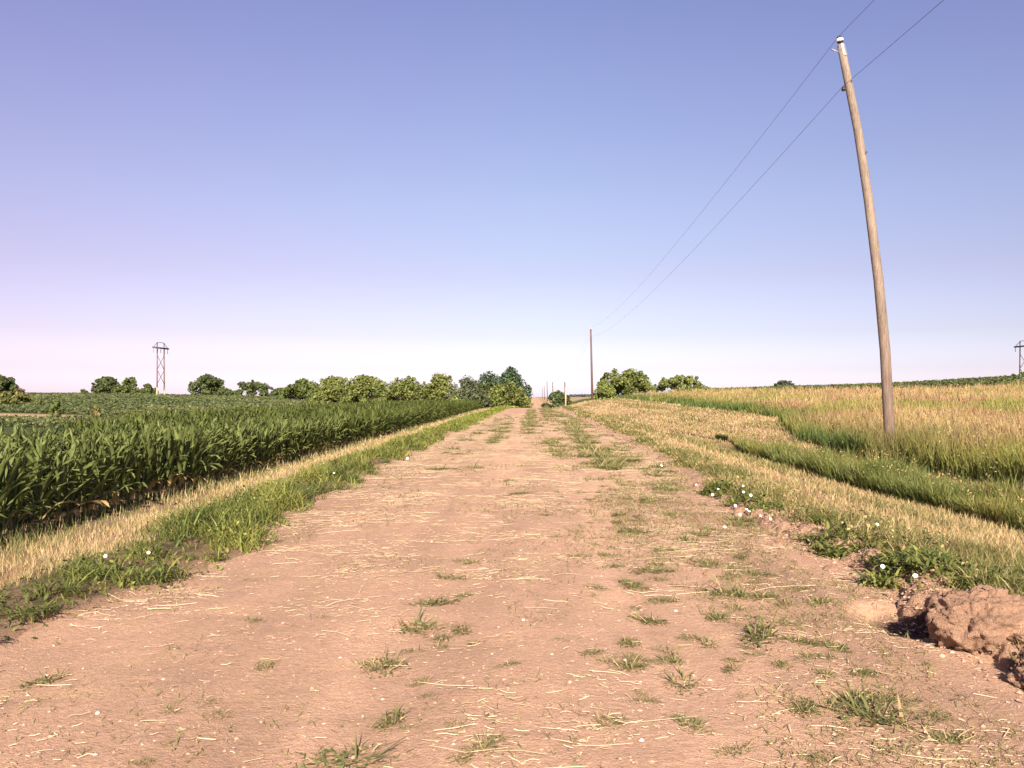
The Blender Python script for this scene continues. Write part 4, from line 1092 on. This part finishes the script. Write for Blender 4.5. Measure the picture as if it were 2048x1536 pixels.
def lump(name, label, cat, x, y, r_, mat, seed, tint, group=None, sq=.7, sink=.3):
    bm_ = MB(); n, m = 40, 26
    th = np.linspace(0, 2 * np.pi, n, endpoint=False); ph = np.linspace(.02, np.pi - .02, m)
    T, P = np.meshgrid(th, ph)
    d = np.stack([np.sin(P) * np.cos(T), np.sin(P) * np.sin(T), np.cos(P)], -1)
    f3 = lambda k_, s2: (noise(d[..., 0] * k_ + s2, d[..., 1] * k_ + d[..., 2] * k_ * .7, s2) + noise(d[..., 2] * k_ - s2, d[..., 0] * k_ * .8 + d[..., 1] * k_, s2 + 5)) / 2
    rr = r_ * (.62 + .55 * f3(1.8, seed) + .30 * (f3(5, seed + 40) - .5) + .22 * (f3(11, seed + 80) - .5))
    v = (d * rr[..., None] * np.array([1, .85, sq])).reshape(-1, 3)
    i = np.arange(n * m).reshape(m, n); j = np.roll(i, -1, 1)
    q = np.stack([i[:-1], i[1:], j[1:], j[:-1]], -1).reshape(-1, 4)
    bm_.add(v, q, None, tint)
    o = bm_.build(name, mat, label=label, cat=cat, group=group)
    o.location = (x, y, float(surf(x, y)) + r_ * sq * (.8 - 2 * sink) + 0)
    o.rotation_euler = (0, 0, seed)
    return o
for k, (a_, b_, r_, lab) in enumerate([(1352, 1223, .022, 'white pebble lying in the right-hand grass patches'), (1047, 1241, .02, 'white pebble in the bare middle of the track'), (196, 1427, .02, 'pale pebble on the lower left of the track'), (1283, 1482, .018, 'pale pebble near the bottom, right of centre')]):
    xx, yy = ground_at(a_, b_); lump('pebble', lab, 'stone', xx, yy, r_ * .75, M_stone, 3 + k, (1, 1, 1), 'pale pebbles on the track')
def big_lump(label, x, y, z, sx, sy, sz, seed, rz):
    mb = MB(); n, m = 150, 90
    T, P = np.meshgrid(np.linspace(0, 2 * np.pi, n, endpoint=False), np.linspace(.02, np.pi - .02, m))
    d = np.stack([np.sin(P) * np.cos(T), np.sin(P) * np.sin(T), np.cos(P)], -1)
    d = np.sign(d) * np.abs(d) ** .8
    f = lambda k, s2: (noise(d[..., 0] * k + s2, d[..., 1] * k + d[..., 2] * k * .6, s2) + noise(d[..., 2] * k - s2, d[..., 0] * k * .7 + d[..., 1] * k * .5, s2 + 5) + noise(d[..., 1] * k, d[..., 2] * k + s2 * 2, s2 + 9)) / 3 - .5
    rr = 1 + .75 * f(1.6, seed) + .55 * f(3.6, seed + 11) + .40 * f(8, seed + 23) + .26 * f(17, seed + 31) + .16 * f(34, seed + 41)
    v = (d * rr[..., None] * np.array([sx, sy, sz])).reshape(-1, 3)
    i = np.arange(n * m).reshape(m, n); j = np.roll(i, -1, 1)
    c = lerp(DIRT * .72, DIRT * 1.02, np.clip(.5 + 1.6 * f(6, seed + 51), 0, 1)).reshape(-1, 3)
    mb.add(v, np.stack([i[:-1], i[1:], j[1:], j[:-1]], -1).reshape(-1, 4), None, c)
    o = mb.build('earth_clod', M_ground, label=label, cat='clod', group='clods along the broken bank')
    o.location = (x, y, z); o.rotation_euler = (0, 0, rz)
big_lump('large crumbling lump of earth overhanging the dark hollow', 2.92, 5.52, .10, .34, .28, .22, 4, .5)
big_lump('broad low lump of cracked earth right of the dark hollow', 3.30, 5.30, .05, .42, .34, .16, 9, -.4)
big_lump('dark clod with grass on it at the right edge of the picture', 2.86, 4.72, .02, .20, .17, .11, 15, .2)
for k, (a_, b_, r_, lab) in enumerate([(1560, 1085, .09, 'crumbly clod on the bank edge below the flowers'),
                                       (1660, 1140, .10, 'crumbly clod on the bank midway to the hole'), (1610, 1110, .07, 'small clod between two crumbly clods of the bank'), (1720, 1185, .09, 'clod beside the left rim of the hole')]):
    xx, yy = ground_at(a_, b_); lump('earth_clod', lab, 'clod', xx, yy, r_ * .62, M_ground, 20 + k, tuple(DIRT * .9), 'clods along the broken bank', .75, .35)

# ------------------------------------------------------------------ bigger weeds standing out of the verges
def weed_mesh(seed, n, ln, wd):
    global rng
    save = rng; rng = np.random.default_rng(seed)
    mb = MB()
    b = np.zeros((n, 3)); b[:, :2] = rng.normal(0, .06, (n, 2)); b[:, 2] = rng.uniform(0, .10, n) - .02
    yaw = rng.uniform(0, 6.28, n)
    c = lerp((.07, .10, .028), (.27, .28, .07), rng.random(n) ** 1.3)
    blades(mb, b, rng.uniform(.35, 1.1, n) * ln, rng.uniform(.5, 1.5, n) * wd, yaw, rng.uniform(.1, .7, n), rng.uniform(1.0, 2.2, n), c * .9, c * 1.1, 4)
    rng = save
    return mb.mesh('weed_plant', M_veg)
wv = [weed_mesh(700 + i, 60 + 12 * (i % 3), .30 + .04 * (i % 4), .012) for i in range(6)]
wv += [weed_mesh(740 + i, 60, .16, .018) for i in range(4)]
random.seed(21)
wl = [((410, 1062), 1.15, 'large arching weed at the road edge, biggest of the left verge'), ((500, 1048), 1.1, 'arching weed right of the biggest weed on the left verge'),
      ((300, 1120), 1.0, 'weed with drooping leaves beside the left white flowers'), ((150, 1190), 1.0, 'weed leaning over the bare gully on the left'), ((60, 1240), 1.05, 'weed at the lower left corner of the picture'),
      ((1430, 985), .8, 'dark leafy weed in the middle of the flowering bank'), ((1800, 1120), .8, 'bushy weed above the washed out hole'), ((1640, 1050), .8, 'weed on the bank between the flowers and the hole')]
ws = [(ground_at(*p), k, l) for p, k, l in wl]
for _ in range(64):
    yy = math.exp(random.uniform(math.log(5.0), math.log(40)))
    ws.append(((float(xedge_l(yy)) - random.uniform(.05, 1.1), yy), random.uniform(.6, 1.1), 'leafy weed among the green growth of the left road edge'))
for _ in range(36):
    yy = math.exp(random.uniform(math.log(6.3), math.log(32)))
    ws.append(((float(xedge_r(yy)) + random.uniform(.35, 1.1), yy), random.uniform(.45, .8), 'leafy weed on the broken bank right of the track'))
for (a_, b_), sx_, sy_, nw in (((1450, 985), .30, .9, 16), ((1490, 1010), .22, .6, 10), ((1820, 1135), .35, .35, 16), ((1690, 1080), .25, .5, 9), ((1960, 1170), .3, .3, 9)):
    x0_, y0_ = ground_at(a_, b_)
    for _ in range(nw):
        ws.append(((x0_ + random.gauss(0, sx_ * .6), y0_ + random.gauss(0, sy_ * .6)), random.uniform(.8, 1.25), 'leafy weed on the broken bank right of the track'))
for i, ((xx, yy), k_, lab) in enumerate(ws):
    left = xx < 0
    o = bpy.data.objects.new('weed_plant', wv[i % 6] if left else wv[6 + i % 4]); C.objects.link(o)
    k2 = k_ * (1 if left else 1.35)
    o.location = (xx, yy, float(surf(xx, yy)) - .01); o.rotation_euler = (0, 0, random.uniform(0, 6.28)); k2 *= .85
    o.scale = (k2, k2, k2 * random.uniform(.65, .95))
    tag(o, lab, 'weed', 'leafy weeds on the verges')
